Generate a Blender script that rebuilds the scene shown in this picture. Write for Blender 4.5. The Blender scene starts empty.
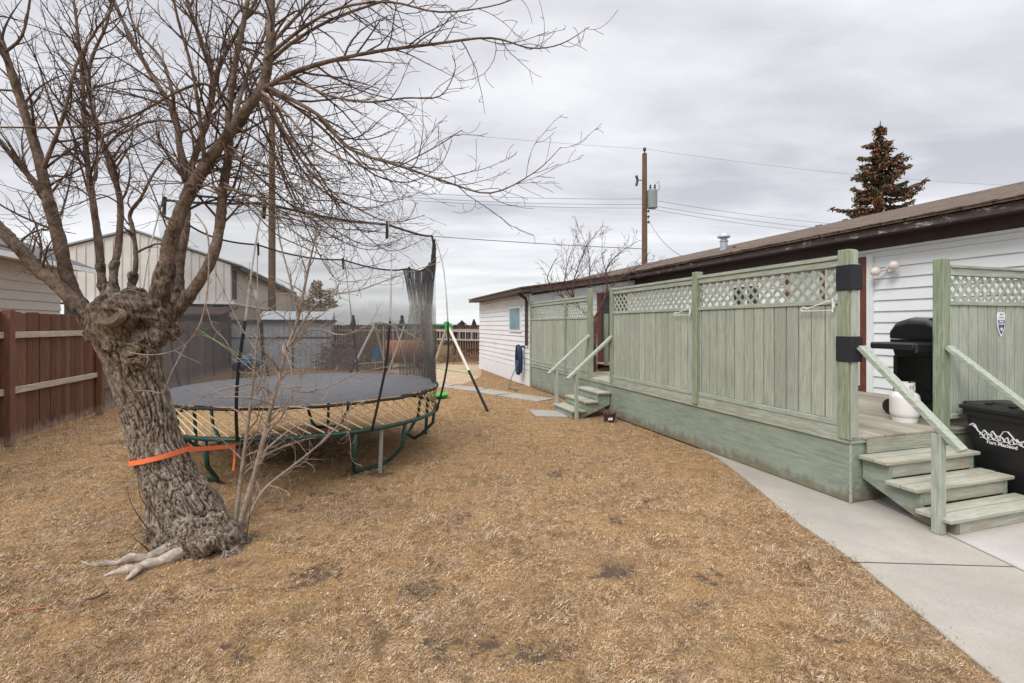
import bpy, math, random
import numpy as np
from mathutils import Vector, Matrix, noise as mnoise

random.seed(7)
SC = bpy.context.scene
COL = SC.collection
PI = math.pi
CH = 1.66
F = 480.0
A = math.atan(150 / 480.0)            # the house runs 17 degrees left of the camera's axis
CA, SA = math.cos(A), math.sin(A)

def P(px, py, Y):                      # point seen at a pixel, at distance Y
    return Vector(((px - 512) / F * Y, Y, CH - (py - 325) / F * Y))

def H(v, u, z=0.0):                    # house frame to world
    return Vector((v * CA - u * SA, v * SA + u * CA, z))

def toH(x, y):
    return (x * CA + y * SA, -x * SA + y * CA)

# ------------------------------------------------------------------ materials
class NT:
    def __init__(s, name):
        m = bpy.data.materials.new(name); m.use_nodes = True
        s.m = m; s.t = m.node_tree; s.n = s.t.nodes; s.l = s.t.links
        s.b = s.n['Principled BSDF']
        s.out = s.n['Material Output']
    def add(s, ty, **kw):
        n = s.n.new(ty)
        for k, v in kw.items():
            if k.startswith('i_'):
                n.inputs[k[2:]].default_value = v
            else:
                setattr(n, k, v)
        return n
    def link(s, a, b): s.l.new(a, b)
    def coords(s, scale=(1, 1, 1)):
        tc = s.add('ShaderNodeTexCoord'); mp = s.add('ShaderNodeMapping')
        mp.inputs['Scale'].default_value = scale
        s.link(tc.outputs['Object'], mp.inputs['Vector'])
        return mp.outputs['Vector']
    def noise(s, vec, scale, detail=6, rough=.6, dist=0):
        n = s.add('ShaderNodeTexNoise')
        n.inputs['Scale'].default_value = scale; n.inputs['Detail'].default_value = detail
        n.inputs['Roughness'].default_value = rough; n.inputs['Distortion'].default_value = dist
        s.link(vec, n.inputs['Vector'])
        return n.outputs['Fac']
    def ramp(s, fac, stops):
        r = s.add('ShaderNodeValToRGB'); e = r.color_ramp.elements
        while len(e) < len(stops): e.new(.5)
        for i, (p, c) in enumerate(stops):
            e[i].position = p
            e[i].color = (c, c, c, 1) if isinstance(c, (int, float)) else (*c, 1)
        s.link(fac, r.inputs['Fac'])
        return r.outputs['Color']
    def mix(s, fac, a, b, mode='MIX'):
        n = s.add('ShaderNodeMix', data_type='RGBA', blend_type=mode)
        for sock, val in ((n.inputs[0], fac), (n.inputs[6], a), (n.inputs[7], b)):
            if isinstance(val, (int, float)): sock.default_value = val
            elif isinstance(val, tuple): sock.default_value = (*val, 1)
            else: s.link(val, sock)
        return n.outputs[2]
    def bump(s, h, strength=.4, dist=.01):
        b = s.add('ShaderNodeBump'); b.inputs['Strength'].default_value = strength
        b.inputs['Distance'].default_value = dist
        s.link(h, b.inputs['Height']); s.link(b.outputs['Normal'], s.b.inputs['Normal'])
    def island(s):
        return s.add('ShaderNodeNewGeometry').outputs['Random Per Island']
    def base(s, c): s.link(c, s.b.inputs['Base Color'])
    def rough(s, v): s.b.inputs['Roughness'].default_value = v

def plain(name, c, rough=.6, metal=0, var=.15, scale=6, bump=0.15, bd=.003, spec=None):
    t = NT(name); v = t.coords()
    n = t.noise(v, scale, 8, .65)
    lo = tuple(x * (1 - var) for x in c); hi = tuple(min(1, x * (1 + var)) for x in c)
    t.base(t.ramp(n, [(.3, lo), (.7, hi)]))
    t.rough(rough); t.b.inputs['Metallic'].default_value = metal
    if bump: t.bump(t.noise(v, scale * 8, 4), bump, bd)
    if spec is not None: t.b.inputs['Specular IOR Level'].default_value = spec
    return t.m

def wood(name, c, stretch, wear=None, wearamt=.5, isl=.25, rough=.8, c2=None, grain=.35):
    """painted or weathered timber, grain along the unstretched axis"""
    t = NT(name); v = t.coords(stretch); w = t.coords()
    g = t.noise(v, 6, 8, .7, .3)
    lo = tuple(x * (1 - grain) for x in c); hi = tuple(min(1, x * (1 + grain * .6)) for x in c)
    col = t.ramp(g, [(.3, lo), (.62, hi)])
    big = t.noise(w, 1.7, 5, .6)
    col = t.mix(t.ramp(big, [(.35, 0.0), (.7, .55)]), col, c2 or tuple(x * .72 for x in c))
    if wear:
        wn = t.noise(t.coords(tuple(a * .5 for a in stretch)), 5, 8, .75)
        col = t.mix(t.ramp(wn, [(wearamt, 0.0), (wearamt + .1, .8)]), col, wear)
    r = t.ramp(t.island(), [(0, 1 - isl), (1, 1 + isl * .3)])
    col = t.mix(1.0, col, r, 'MULTIPLY')
    t.base(col); t.rough(rough); t.bump(g, .35, .004)
    t.b.inputs['Specular IOR Level'].default_value = .25
    return t.m

M = {}
GC = (.345, .38, .318)
WEAR = (.40, .30, .20)
for k, st in (('z', (9, 9, .7)), ('y', (9, .7, 9)), ('x', (.7, 9, 9))):
    M['green_' + k] = wood('green paint timber ' + k, GC, st, (.30, .27, .21), .58, .2, c2=(.26, .30, .23), grain=.45)
    M['board_' + k] = wood('pale green boards ' + k, (.37, .395, .33), st, (.26, .265, .21), .58, .13, c2=(.28, .315, .25), grain=.36)
    M['tread_' + k] = wood('worn tread ' + k, (.35, .365, .305), st, (.33, .22, .13), .53, .2, c2=(.37, .33, .25))
M['post_green'] = wood('olive weathered post', (.25, .29, .205), (9, 9, .7), (.30, .25, .17), .6, .15, c2=(.19, .225, .15), grain=.5)
M['skirt'] = wood('green plywood skirt', (.235, .275, .222), (1.5, .5, 5), (.12, .15, .115), .57, .05, c2=(.29, .335, .27), grain=.35)
def add_splash(m, col=(.17, .13, .085, 1), hi=0.0):
    t = m.node_tree; b = t.nodes['Principled BSDF']; src = b.inputs['Base Color'].links[0].from_socket
    tc = t.nodes.new('ShaderNodeTexCoord'); sp = t.nodes.new('ShaderNodeSeparateXYZ'); t.links.new(tc.outputs['Object'], sp.inputs[0])
    mp = t.nodes.new('ShaderNodeMapping'); mp.inputs['Scale'].default_value = (6, 6, 3); t.links.new(tc.outputs['Object'], mp.inputs['Vector'])
    no = t.nodes.new('ShaderNodeTexNoise'); no.inputs['Scale'].default_value = 2; no.inputs['Detail'].default_value = 8; t.links.new(mp.outputs['Vector'], no.inputs['Vector'])
    ma = t.nodes.new('ShaderNodeMath'); ma.operation = 'MULTIPLY_ADD'; t.links.new(no.outputs['Fac'], ma.inputs[0]); ma.inputs[1].default_value = -.34; t.links.new(sp.outputs['Z'], ma.inputs[2])
    mr = t.nodes.new('ShaderNodeMapRange'); mr.inputs['From Min'].default_value = -.12+hi; mr.inputs['From Max'].default_value = -.02+hi; mr.inputs['To Min'].default_value = .75; mr.inputs['To Max'].default_value = 0
    t.links.new(ma.outputs[0], mr.inputs['Value'])
    mx = t.nodes.new('ShaderNodeMix'); mx.data_type = 'RGBA'; t.links.new(mr.outputs[0], mx.inputs[0]); t.links.new(src, mx.inputs[6]); mx.inputs[7].default_value = col
    t.links.new(mx.outputs[2], b.inputs['Base Color'])
add_splash(M['skirt'])
M['deck'] = wood('weathered deck boards', (.36, .33, .26), (9, .7, 9), (.25, .21, .16), .55, .3)
M['fence'] = wood('red brown fence stain', (.165, .078, .05), (9, 9, .6), (.27, .17, .13), .60, .5, grain=.45)
M['fence_far'] = wood('old brown fence', (.085, .050, .040), (9, 9, .6), (.15, .11, .09), .6, .5, grain=.4)
M['fence_grey'] = wood('greyed brown boards', (.19, .145, .12), (9, 9, .6), (.28, .24, .21), .56, .4, grain=.5)
M['rail_grey'] = wood('bleached rail', (.45, .37, .32), (9, .7, 9), (.17, .09, .07), .56, .2)
M['pole'] = wood('utility pole timber', (.15, .10, .06), (9, 9, .4), (.09, .06, .04), .55, .1)

add_splash(M['fence'], (.30, .22, .17, 1), .03)
add_splash(M['fence_grey'], (.30, .25, .20, 1), .05)
def mat_white_siding():
    t = NT('white painted siding'); v = t.coords((1, .25, 1))
    n = t.noise(v, 3, 6)
    c = t.ramp(n, [(.3, (.70, .72, .74)), (.7, (.80, .82, .83))])
    d = t.noise(t.coords((1, 1, 1)), 9, 10, .75)
    c = t.mix(t.ramp(d, [(.68, 0.0), (.76, .5)]), c, (.45, .44, .40))
    t.base(c); t.rough(.45); t.bump(t.noise(v, 30, 3), .08, .002)
    return t.m
M['siding'] = mat_white_siding()
M['white_flat'] = plain('white skirting panel', (.74, .76, .77), .55, var=.08)
M['beige_siding'] = plain('beige siding', (.50, .44, .38), .6, var=.08)
M['brown'] = plain('dark brown paint', (.055, .036, .032), .6, var=.25)
M['redbrown'] = plain('red brown door paint', (.13, .04, .022), .5, var=.25)
M['window_dark'] = plain('dark window glass', (.03, .035, .04), .08, var=.3, bump=0)
M['curtain'] = plain('window glass with blue curtain', (.22, .36, .42), .12, var=.25, scale=3, bump=0)
M['curtain_pale'] = plain('door glass with pale blind', (.55, .56, .56), .12, var=.15, scale=3, bump=0)
M['alu'] = plain('white window frame', (.78, .78, .78), .4, var=.05)

def mat_fascia():
    t = NT('peeling brown fascia'); v = t.coords((1, .35, 1))
    n = t.noise(v, 14, 9, .75)
    c = t.ramp(n, [(.3, (.035, .022, .022)), (.50, (.07, .046, .045)), (.58, (.09, .062, .06)), (.64, (.46, .42, .41))])
    t.base(c); t.rough(.75); t.bump(n, .4, .004)
    return t.m
M['fascia'] = mat_fascia()

def mat_shingle(name, a, b, c3):
    t = NT(name); v = t.coords()
    br = t.add('ShaderNodeTexBrick'); t.link(v, br.inputs['Vector'])
    mp = [n for n in t.n if n.type == 'MAPPING'][0]
    mp.inputs['Rotation'].default_value = (0, 0, PI / 2)
    br.inputs['Color1'].default_value = (*a, 1); br.inputs['Color2'].default_value = (*b, 1)
    br.inputs['Mortar'].default_value = (*tuple(x * .4 for x in a), 1)
    br.inputs['Scale'].default_value = 1; br.inputs['Mortar Size'].default_value = .012
    br.inputs['Brick Width'].default_value = .32; br.inputs['Row Height'].default_value = .14
    n = t.noise(v, 3, 8, .7)
    c = t.mix(t.ramp(n, [(.4, 0.0), (.65, .6)]), br.outputs['Color'], c3)
    c = t.mix(.8, c, t.ramp(t.noise(v, 9, 6, .8), [(.35, .5), (.65, 1.4)]), 'MULTIPLY')
    g = t.noise(v, 90, 3)
    c = t.mix(.5, c, t.ramp(g, [(.3, .5), (.7, 1.2)]), 'MULTIPLY')
    t.base(c); t.rough(.95); t.bump(br.outputs['Fac'], .5, -.006)
    return t.m
M['shingle'] = mat_shingle('brown asphalt shingles', (.095, .064, .045), (.17, .118, .082), (.13, .092, .066))
M['shingle_grey'] = mat_shingle('grey asphalt shingles', (.10, .10, .10), (.16, .155, .15), (.13, .125, .12))
M['metal_wall'] = plain('pale ribbed metal cladding', (.60, .58, .54), .5, var=.1, scale=2)
M['metal_side'] = plain('beige cladding', (.50, .45, .38), .5, var=.1, scale=2)
M['shade_wall'] = plain('shade dark lower wall', (.07, .065, .065), .8)
M['shed'] = plain('pale blue grey metal', (.42, .46, .50), .5, var=.2, scale=2.5)
M['shed_roof'] = plain('pale metal roof', (.55, .58, .60), .5, var=.15)
M['blue_grey'] = plain('blue grey cladding', (.25, .30, .34), .6)

def mat_concrete(name, c):
    t = NT(name); v = t.coords()
    n = t.noise(v, 1.6, 9, .7)
    col = t.ramp(n, [(.3, tuple(x * .82 for x in c)), (.68, tuple(x * 1.1 for x in c))])
    s = t.noise(v, 60, 6, .8)
    col = t.mix(.35, col, t.ramp(s, [(.3, .55), (.6, 1.1)]), 'MULTIPLY')
    st = t.noise(v, 5, 10, .8)
    col = t.mix(t.ramp(st, [(.58, 0.0), (.70, .5)]), col, tuple(x * .6 for x in c))
    bl = t.noise(v, .9, 4, .6); col = t.mix(t.ramp(bl, [(.42, 0.0), (.66, .45)]), col, (c[0]*.78, c[1]*.74, c[2]*.68))
    pit = t.noise(v, 130, 3, .7); col = t.mix(t.ramp(pit, [(.62, 0.0), (.72, .6)]), col, tuple(x*.4 for x in c))
    t.base(col); t.rough(.9); t.bump(s, .3, .002)
    return t.m
M['concrete'] = mat_concrete('sidewalk concrete', (.37, .34, .295))
M['concrete2'] = mat_concrete('pale pad concrete', (.44, .42, .39))
M['crack'] = plain('dark joint dirt', (.07, .06, .05), .95)

# near/far lawn ground
def mat_ground():
    t = NT('dry lawn soil'); v = t.coords()
    n1 = t.noise(v, 1.1, 8, .65); n2 = t.noise(v, 9, 8, .7); n3 = t.noise(v, 70, 6, .8)
    c = t.ramp(n2, [(.28, (.11, .066, .036)), (.5, (.25, .155, .082)), (.72, (.42, .295, .18))])
    c = t.mix(t.ramp(n1, [(.35, 0.0), (.7, .6)]), c, (.35, .215, .09))
    gn = t.noise(t.coords((1, 1, 1)), 2.3, 6, .7)
    c = t.mix(t.ramp(gn, [(.60, 0.0), (.75, .35)]), c, (.17, .17, .06))
    c = t.mix(.85, c, t.ramp(n3, [(.32, .22), (.64, 1.6)]), 'MULTIPLY')
    c = t.mix(.7, c, t.ramp(t.noise(t.coords((1, .35, 1)), 190, 4, .8), [(.34, .35), (.62, 1.6)]), 'MULTIPLY')
    at = t.add('ShaderNodeAttribute', attribute_name='soil')
    soilc = t.ramp(n3, [(.3, (.055, .038, .025)), (.7, (.14, .10, .07))])
    ms = t.add('ShaderNodeMath', operation='MULTIPLY_ADD'); t.link(n2, ms.inputs[0]); ms.inputs[1].default_value = .6; ms.inputs[2].default_value = -.3
    ms.inputs[1].default_value = 2.4; ms.inputs[2].default_value = -1.2
    ad = t.add('ShaderNodeMath', operation='ADD'); t.link(at.outputs['Fac'], ad.inputs[0]); t.link(ms.outputs[0], ad.inputs[1])
    c = t.mix(t.ramp(ad.outputs[0], [(.35, 0.0), (.65, 1.0)]), c, soilc)
    t.base(c); t.rough(1.0); t.b.inputs['Specular IOR Level'].default_value = .1
    t.bump(n3, .6, .012)
    return t.m
M['ground'] = mat_ground()

def mat_blades():
    t = NT('dead grass blades')
    c = t.ramp(t.island(), [(0, (.035, .02, .012)), (.20, (.15, .09, .05)), (.34, (.42, .265, .145)),
                            (.58, (.62, .435, .255)), (.82, (.88, .75, .58)), (.965, (.24, .23, .08)), (1, (.19, .20, .07))])
    v = t.coords()
    n = t.noise(v, .8, 5, .7)
    c = t.mix(t.ramp(n, [(.32, 0.0), (.66, .42)]), c, (.58, .355, .16))
    n2 = t.noise(v, 2.6, 6, .7)
    c = t.mix(t.ramp(n2, [(.45, 0.0), (.62, .85)]), c, t.mix(.6, c, (.11, .062, .035)))
    n5 = t.noise(v, 11, 4, .7)
    c = t.mix(t.ramp(n5, [(.48, 0.0), (.62, .7)]), c, (.11, .064, .036))
    n6 = t.noise(v, 1.3, 7, .75)
    c = t.mix(t.ramp(n6, [(.56, 0.0), (.68, .5)]), c, (.20, .205, .075))
    n7 = t.noise(v, 3.6, 6, .75)
    c = t.mix(t.ramp(n7, [(.55, 0.0), (.66, .6)]), c, (.62, .52, .40))
    n3 = t.noise(v, 1.6, 6, .7)
    c = t.mix(t.ramp(n3, [(.50, 0.0), (.68, .45)]), c, (.50, .43, .34))
    t.base(c); t.rough(.85); t.b.inputs['Specular IOR Level'].default_value = .2
    return t.m
M['blades'] = mat_blades()

def mat_bark():
    t = NT('grey furrowed bark'); v = t.coords((9, 9, 3))
    at = t.add('ShaderNodeAttribute', attribute_name='furrow')
    n = t.noise(v, 3, 10, .7); n2 = t.noise(t.coords(), 2.5, 6, .6)
    c = t.ramp(at.outputs['Fac'], [(0, (.018, .012, .009)), (.32, (.09, .066, .049)), (.65, (.21, .167, .13)), (1, (.36, .31, .255))])
    c = t.mix(.9, c, t.ramp(n, [(.32, .35), (.68, 1.45)]), 'MULTIPLY')
    c = t.mix(.7, c, t.ramp(t.noise(t.coords((60, 60, 22)), 1.5, 6, .8), [(.35, .4), (.6, 1.3)]), 'MULTIPLY')
    c = t.mix(t.ramp(n2, [(.5, 0.0), (.7, .4)]), c, (.15, .10, .065))
    t.base(c); t.rough(.95); t.b.inputs['Specular IOR Level'].default_value = .15
    t.bump(n, .6, .02)
    return t.m
M['bark'] = mat_bark()

def mat_limb(name, a, b):
    t = NT(name); v = t.coords()
    n = t.noise(v, 9, 8, .7)
    g = t.add('ShaderNodeNewGeometry')
    c = t.ramp(n, [(.3, a), (.7, b)])
    c = t.mix(.75, c, t.ramp(t.noise(v, 45, 6, .75), [(.32, .35), (.66, 1.35)]), 'MULTIPLY')
    r = t.ramp(g.outputs['Random Per Island'], [(0, .75), (1, 1.25)])
    c = t.mix(.8, c, r, 'MULTIPLY')
    t.base(c); t.rough(.85); t.bump(t.noise(v, 40, 6), .5, .006)
    t.b.inputs['Specular IOR Level'].default_value = .2
    return t.m
M['limb'] = mat_limb('limb bark', (.05, .034, .024), (.29, .215, .165))
M['twig'] = mat_limb('twig bark', (.06, .04, .032), (.14, .095, .075))
M['sapling'] = mat_limb('pale sapling bark', (.22, .17, .135), (.42, .34, .28))
M['red_twig'] = mat_limb('reddish bark', (.07, .032, .025), (.18, .10, .075))
M['sucker'] = mat_limb('dark red shoots', (.07, .03, .02), (.14, .07, .05))
M['cutwood'] = mat_limb('sawn wood scar', (.08, .058, .04), (.22, .17, .12))
M['root'] = mat_limb('bleached root wood', (.22, .17, .13), (.58, .50, .42))

M['black'] = plain('black plastic', (.012, .012, .013), .45, var=.2, bump=.1)
M['black_matt'] = plain('black rubber', (.012, .013, .018), .85, var=.3)
M['grill'] = plain('black enamel', (.008, .008, .009), .22, var=.2, bump=.05)
M['grey_plate'] = plain('brushed metal plate', (.32, .32, .31), .45, metal=.3)
M['tank'] = plain('white enamel tank', (.76, .75, .73), .35, var=.05, bump=.05)
M['galv'] = plain('galvanised steel', (.42, .47, .50), .45, metal=.5, var=.2)
M['tramp_mat'] = plain('grey woven mat', (.19, .195, .205), .75, var=.12, scale=4, spec=.3)
M['tramp_green'] = plain('dark green powder coat', (.008, .05, .04), .4, var=.3)
M['tramp_rod'] = plain('cream fibreglass rod', (.70, .57, .33), .5, var=.08)
M['tramp_black'] = plain('black foam sleeve', (.012, .012, .012), .7)
M['pale_rod'] = plain('pale fibreglass pole', (.55, .54, .50), .5)
M['orange'] = plain('orange webbing', (.88, .19, .07), .6, var=.1, scale=30)
M['swing_green'] = plain('green swing set paint', (.02, .22, .10), .4)
M['swing_white'] = plain('cream swing set leg', (.62, .58, .50), .5, var=.12)
M['swing_pale'] = plain('pale green tube', (.35, .48, .25), .5)
M['lime'] = plain('bright green plastic', (.03, .42, .07), .4)
M['blue_toy'] = plain('blue plastic', (.02, .16, .38), .4)
M['orangebrown'] = plain('rusty orange steel', (.40, .15, .06), .7, var=.3, scale=5)
M['hose'] = plain('navy hose', (.015, .035, .10), .45)
M['teal'] = plain('teal hose', (.05, .12, .13), .5)
M['purple'] = plain('purple sign print', (.05, .035, .14), .4, bump=0)
M['white_print'] = plain('white print', (.82, .82, .84), .5, var=.02, bump=0)
M['grey_print'] = plain('grey print', (.32, .32, .35), .5, var=.02, bump=0)
M['pot'] = plain('brown plastic pot', (.055, .03, .025), .6)
M['wire'] = plain('grey power line', (.09, .09, .10), .6, bump=0)
M['insul'] = plain('dark insulator', (.04, .04, .045), .3)
M['transformer'] = plain('grey transformer tank', (.22, .26, .27), .5)
M['lamp'] = plain('frosted floodlight glass', (.72, .64, .60), .2, var=.05, bump=0)
M['ladder'] = plain('aluminium ladder', (.50, .51, .53), .4, metal=.3)
M['brush'] = mat_limb('dead brush', (.10, .06, .04), (.32, .22, .14))
M['cardboard'] = plain('brown panel', (.26, .19, .12), .8)

def mat_leaf(name, stops):
    t = NT(name)
    c = t.ramp(t.island(), stops)
    t.base(c); t.rough(.8); t.b.inputs['Specular IOR Level'].default_value = .2
    return t.m
M['needles'] = mat_leaf('spruce needles', [(0, (.03, .045, .028)), (.6, (.075, .09, .05)), (1, (.14, .12, .065))])
M['cones'] = mat_leaf('brown spruce cones', [(0, (.15, .07, .04)), (1, (.34, .18, .11))])
M['dry_leaf'] = mat_leaf('dry leaves', [(0, (.16, .12, .08)), (.6, (.28, .23, .15)), (1, (.33, .31, .20))])
M['far_green'] = mat_leaf('far dark foliage', [(0, (.03, .04, .03)), (1, (.08, .085, .06))])

def mat_net(name, alpha, col):
    t = NT(name)
    t.b.inputs['Base Color'].default_value = (*col, 1); t.rough(.9)
    tr = t.add('ShaderNodeBsdfTransparent'); mx = t.add('ShaderNodeMixShader')
    n = t.noise(t.coords((3, 3, 1)), 2, 4, .6)
    r = t.ramp(n, [(.3, alpha * .7), (.7, alpha * 1.3)])
    t.link(r, mx.inputs[0]); t.link(tr.outputs[0], mx.inputs[1]); t.link(t.b.outputs[0], mx.inputs[2])
    t.link(mx.outputs[0], t.out.inputs['Surface'])
    return t.m
def mat_net2():
    t = NT('fine black netting')
    tc_ = t.add('ShaderNodeTexCoord'); sp_ = t.add('ShaderNodeSeparateXYZ'); t.link(tc_.outputs['Object'], sp_.inputs[0])
    t.b.inputs['Base Color'].default_value = (.075, .075, .08, 1); t.rough(.9)
    n = t.noise(t.coords((3, 3, 1)), 2, 5, .6)
    ad = t.add('ShaderNodeMath', operation='MULTIPLY_ADD'); t.link(n, ad.inputs[0]); ad.inputs[1].default_value = .12; t.link(sp_.outputs['Z'], ad.inputs[2])
    mr_ = t.add('ShaderNodeMapRange'); mr_.inputs['From Min'].default_value = .9; mr_.inputs['From Max'].default_value = 3.1; t.link(ad.outputs[0], mr_.inputs['Value'])
    f_ = t.ramp(mr_.outputs[0], [(0, .42), (.46, .36), (.50, .19), (1, .15)])
    tr = t.add('ShaderNodeBsdfTransparent'); mx = t.add('ShaderNodeMixShader')
    t.link(f_, mx.inputs[0]); t.link(tr.outputs[0], mx.inputs[1]); t.link(t.b.outputs[0], mx.inputs[2]); t.link(mx.outputs[0], t.out.inputs['Surface'])
    return t.m
M['net'] = mat_net2()
def mat_gather():
    t = NT('gathered faded netting')
    tc_ = t.add('ShaderNodeTexCoord'); sp_ = t.add('ShaderNodeSeparateXYZ'); t.link(tc_.outputs['Object'], sp_.inputs[0])
    n = t.noise(t.coords((5, 5, 1.2)), 2, 6, .7)
    ad = t.add('ShaderNodeMath', operation='MULTIPLY_ADD'); t.link(n, ad.inputs[0]); ad.inputs[1].default_value = .9; t.link(sp_.outputs['Z'], ad.inputs[2])
    mr_ = t.add('ShaderNodeMapRange'); mr_.inputs['From Min'].default_value = .9; mr_.inputs['From Max'].default_value = 3.3; t.link(ad.outputs[0], mr_.inputs['Value'])
    t.base(t.ramp(mr_.outputs[0], [(0, (.06, .055, .05)), (.3, (.10, .09, .075)), (.45, (.36, .33, .27)), (.62, (.33, .30, .25)), (.75, (.05, .05, .05)), (1, (.02, .02, .02))]))
    tr = t.add('ShaderNodeBsdfTransparent'); mx = t.add('ShaderNodeMixShader')
    f_ = t.mix(1.0, t.ramp(n, [(.3, .45), (.7, 1.0)]), t.ramp(mr_.outputs[0], [(0, .75), (.3, .6), (.42, .38), (.62, .42), (.78, .85), (1, .95)]), 'MULTIPLY'); t.link(f_, mx.inputs[0]); t.link(tr.outputs[0], mx.inputs[1]); t.link(t.b.outputs[0], mx.inputs[2])
    t.rough(.9); t.link(mx.outputs[0], t.out.inputs['Surface'])
    return t.m
M['net_gather'] = mat_gather()
M['net_dense'] = mat_net('gathered black netting', .62, (.03, .03, .03))
M['net_fade'] = mat_net('gathered bleached netting', .45, (.34, .31, .25))

# ------------------------------------------------------------------ mesh builder
BASE = {}                               # root empty -> its base in the frame its parts are given in
class MB:
    def __init__(s): s.v = []; s.f = []
    def quad(s, a, b, c, d):
        n = len(s.v); s.v += [tuple(a), tuple(b), tuple(c), tuple(d)]; s.f.append((n, n+1, n+2, n+3)); return s
    def tri(s, a, b, c):
        n = len(s.v); s.v += [tuple(a), tuple(b), tuple(c)]; s.f.append((n, n+1, n+2)); return s
    def box(s, x0, x1, y0, y1, z0, z1):
        n = len(s.v)
        s.v += [(x, y, z) for z in (z0, z1) for y in (y0, y1) for x in (x0, x1)]
        for q in ((0,2,3,1), (4,5,7,6), (0,1,5,4), (2,6,7,3), (0,4,6,2), (1,3,7,5)):
            s.f.append(tuple(n + i for i in q))
        return s
    def bar(s, p, q, w, h, up=(0, 0, 1)):
        p = Vector(p); q = Vector(q); d = (q - p).normalized(); up = Vector(up)
        r = d.cross(up)
        if r.length < 1e-4: r = d.cross(Vector((1, 0, 0)))
        r.normalize(); t = r.cross(d)
        n = len(s.v)
        for c in (p, q):
            for a, b in ((-1,-1), (1,-1), (1,1), (-1,1)):
                s.v.append(tuple(c + r * a * w / 2 + t * b * h / 2))
        for qd in ((0,3,2,1), (4,5,6,7), (0,1,5,4), (1,2,6,5), (2,3,7,6), (3,0,4,7)):
            s.f.append(tuple(n + i for i in qd))
        return s
    def tube(s, pts, rads, n=6, cap=True, jitter=0):
        pts = [Vector(p) for p in pts]
        if isinstance(rads, (int, float)): rads = [rads] * len(pts)
        b0 = len(s.v); ref = None
        for i, p in enumerate(pts):
            d = (pts[min(i+1, len(pts)-1)] - pts[max(i-1, 0)])
            if d.length < 1e-9: d = Vector((0, 0, 1))
            d.normalize()
            if ref is None:
                ref = d.cross(Vector((0.3, 0.1, 1)).normalized())
                if ref.length < .05: ref = d.cross(Vector((1, 0, 0)))
            ref = (ref - d * ref.dot(d))
            if ref.length < 1e-6: ref = d.orthogonal()
            ref.normalize(); o = d.cross(ref)
            for k in range(n):
                a = 2 * PI * k / n
                r = rads[i] * (1 + (random.uniform(-jitter, jitter) if jitter else 0))
                s.v.append(tuple(p + (ref * math.cos(a) + o * math.sin(a)) * r))
        for i in range(len(pts) - 1):
            for k in range(n):
                a = b0 + i*n + k; b = b0 + i*n + (k+1) % n
                s.f.append((a, b, b + n, a + n))
        if cap:
            s.f.append(tuple(b0 + k for k in reversed(range(n))))
            e = b0 + (len(pts)-1) * n
            s.f.append(tuple(e + k for k in range(n)))
        return s
    def ring(s, c, r, tr, n=48, m=6, axis='z', zf=None):
        b0 = len(s.v); c = Vector(c)
        for i in range(n):
            a = 2*PI*i/n
            for k in range(m):
                b = 2*PI*k/m; rr = r + tr*math.cos(b); h = tr*math.sin(b)
                if axis == 'z': q = Vector((rr*math.cos(a), rr*math.sin(a), h + (zf(a) if zf else 0)))
                elif axis == 'x': q = Vector((h, rr*math.cos(a), rr*math.sin(a)))
                else: q = Vector((rr*math.cos(a), h, rr*math.sin(a)))
                s.v.append(tuple(c + q))
        for i in range(n):
            for k in range(m):
                s.f.append((b0+i*m+k, b0+((i+1)%n)*m+k, b0+((i+1)%n)*m+(k+1)%m, b0+i*m+(k+1)%m))
        return s
    def lathe(s, c, prof, n=24, axis='z'):
        b0 = len(s.v); c = Vector(c)
        for r, h in prof:
            for k in range(n):
                a = 2*PI*k/n
                if axis == 'z': q = Vector((r*math.cos(a), r*math.sin(a), h))
                elif axis == 'x': q = Vector((h, r*math.cos(a), r*math.sin(a)))
                else: q = Vector((r*math.cos(a), h, r*math.sin(a)))
                s.v.append(tuple(c + q))
        for i in range(len(prof)-1):
            for k in range(n):
                a = b0+i*n+k; b = b0+i*n+(k+1) % n
                s.f.append((a, b, b+n, a+n))
        s.f.append(tuple(b0+k for k in reversed(range(n))))
        e = b0 + (len(prof)-1)*n
        s.f.append(tuple(e+k for k in range(n)))
        return s
    def sphere(s, c, r, n=12, m=8, sc=(1, 1, 1), nz=0):
        b0 = len(s.v); c = Vector(c)
        for i in range(m+1):
            th = PI*i/m
            for k in range(n):
                a = 2*PI*k/n
                q = Vector((math.sin(th)*math.cos(a), math.sin(th)*math.sin(a), math.cos(th)))
                rr = r*(1 + (nz*mnoise.noise(q*2.5 + c*3) if nz else 0))
                s.v.append((c.x+q.x*rr*sc[0], c.y+q.y*rr*sc[1], c.z+q.z*rr*sc[2]))
        for i in range(m):
            for k in range(n):
                a = b0+i*n+k; b = b0+i*n+(k+1) % n
                s.f.append((a, a+n, b+n, b))
        return s
    def prism(s, poly, axis, a0, a1):
        """poly in the two other axes, pushed along axis from a0 to a1"""
        n = len(poly); b = len(s.v)
        for a in (a0, a1):
            for p, q in poly:
                s.v.append((a, p, q) if axis == 'x' else (p, a, q) if axis == 'y' else (p, q, a))
        s.f.append(tuple(b+i for i in reversed(range(n)))); s.f.append(tuple(b+n+i for i in range(n)))
        for i in range(n):
            j = (i+1) % n
            s.f.append((b+i, b+j, b+n+j, b+n+i))
        return s
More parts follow.
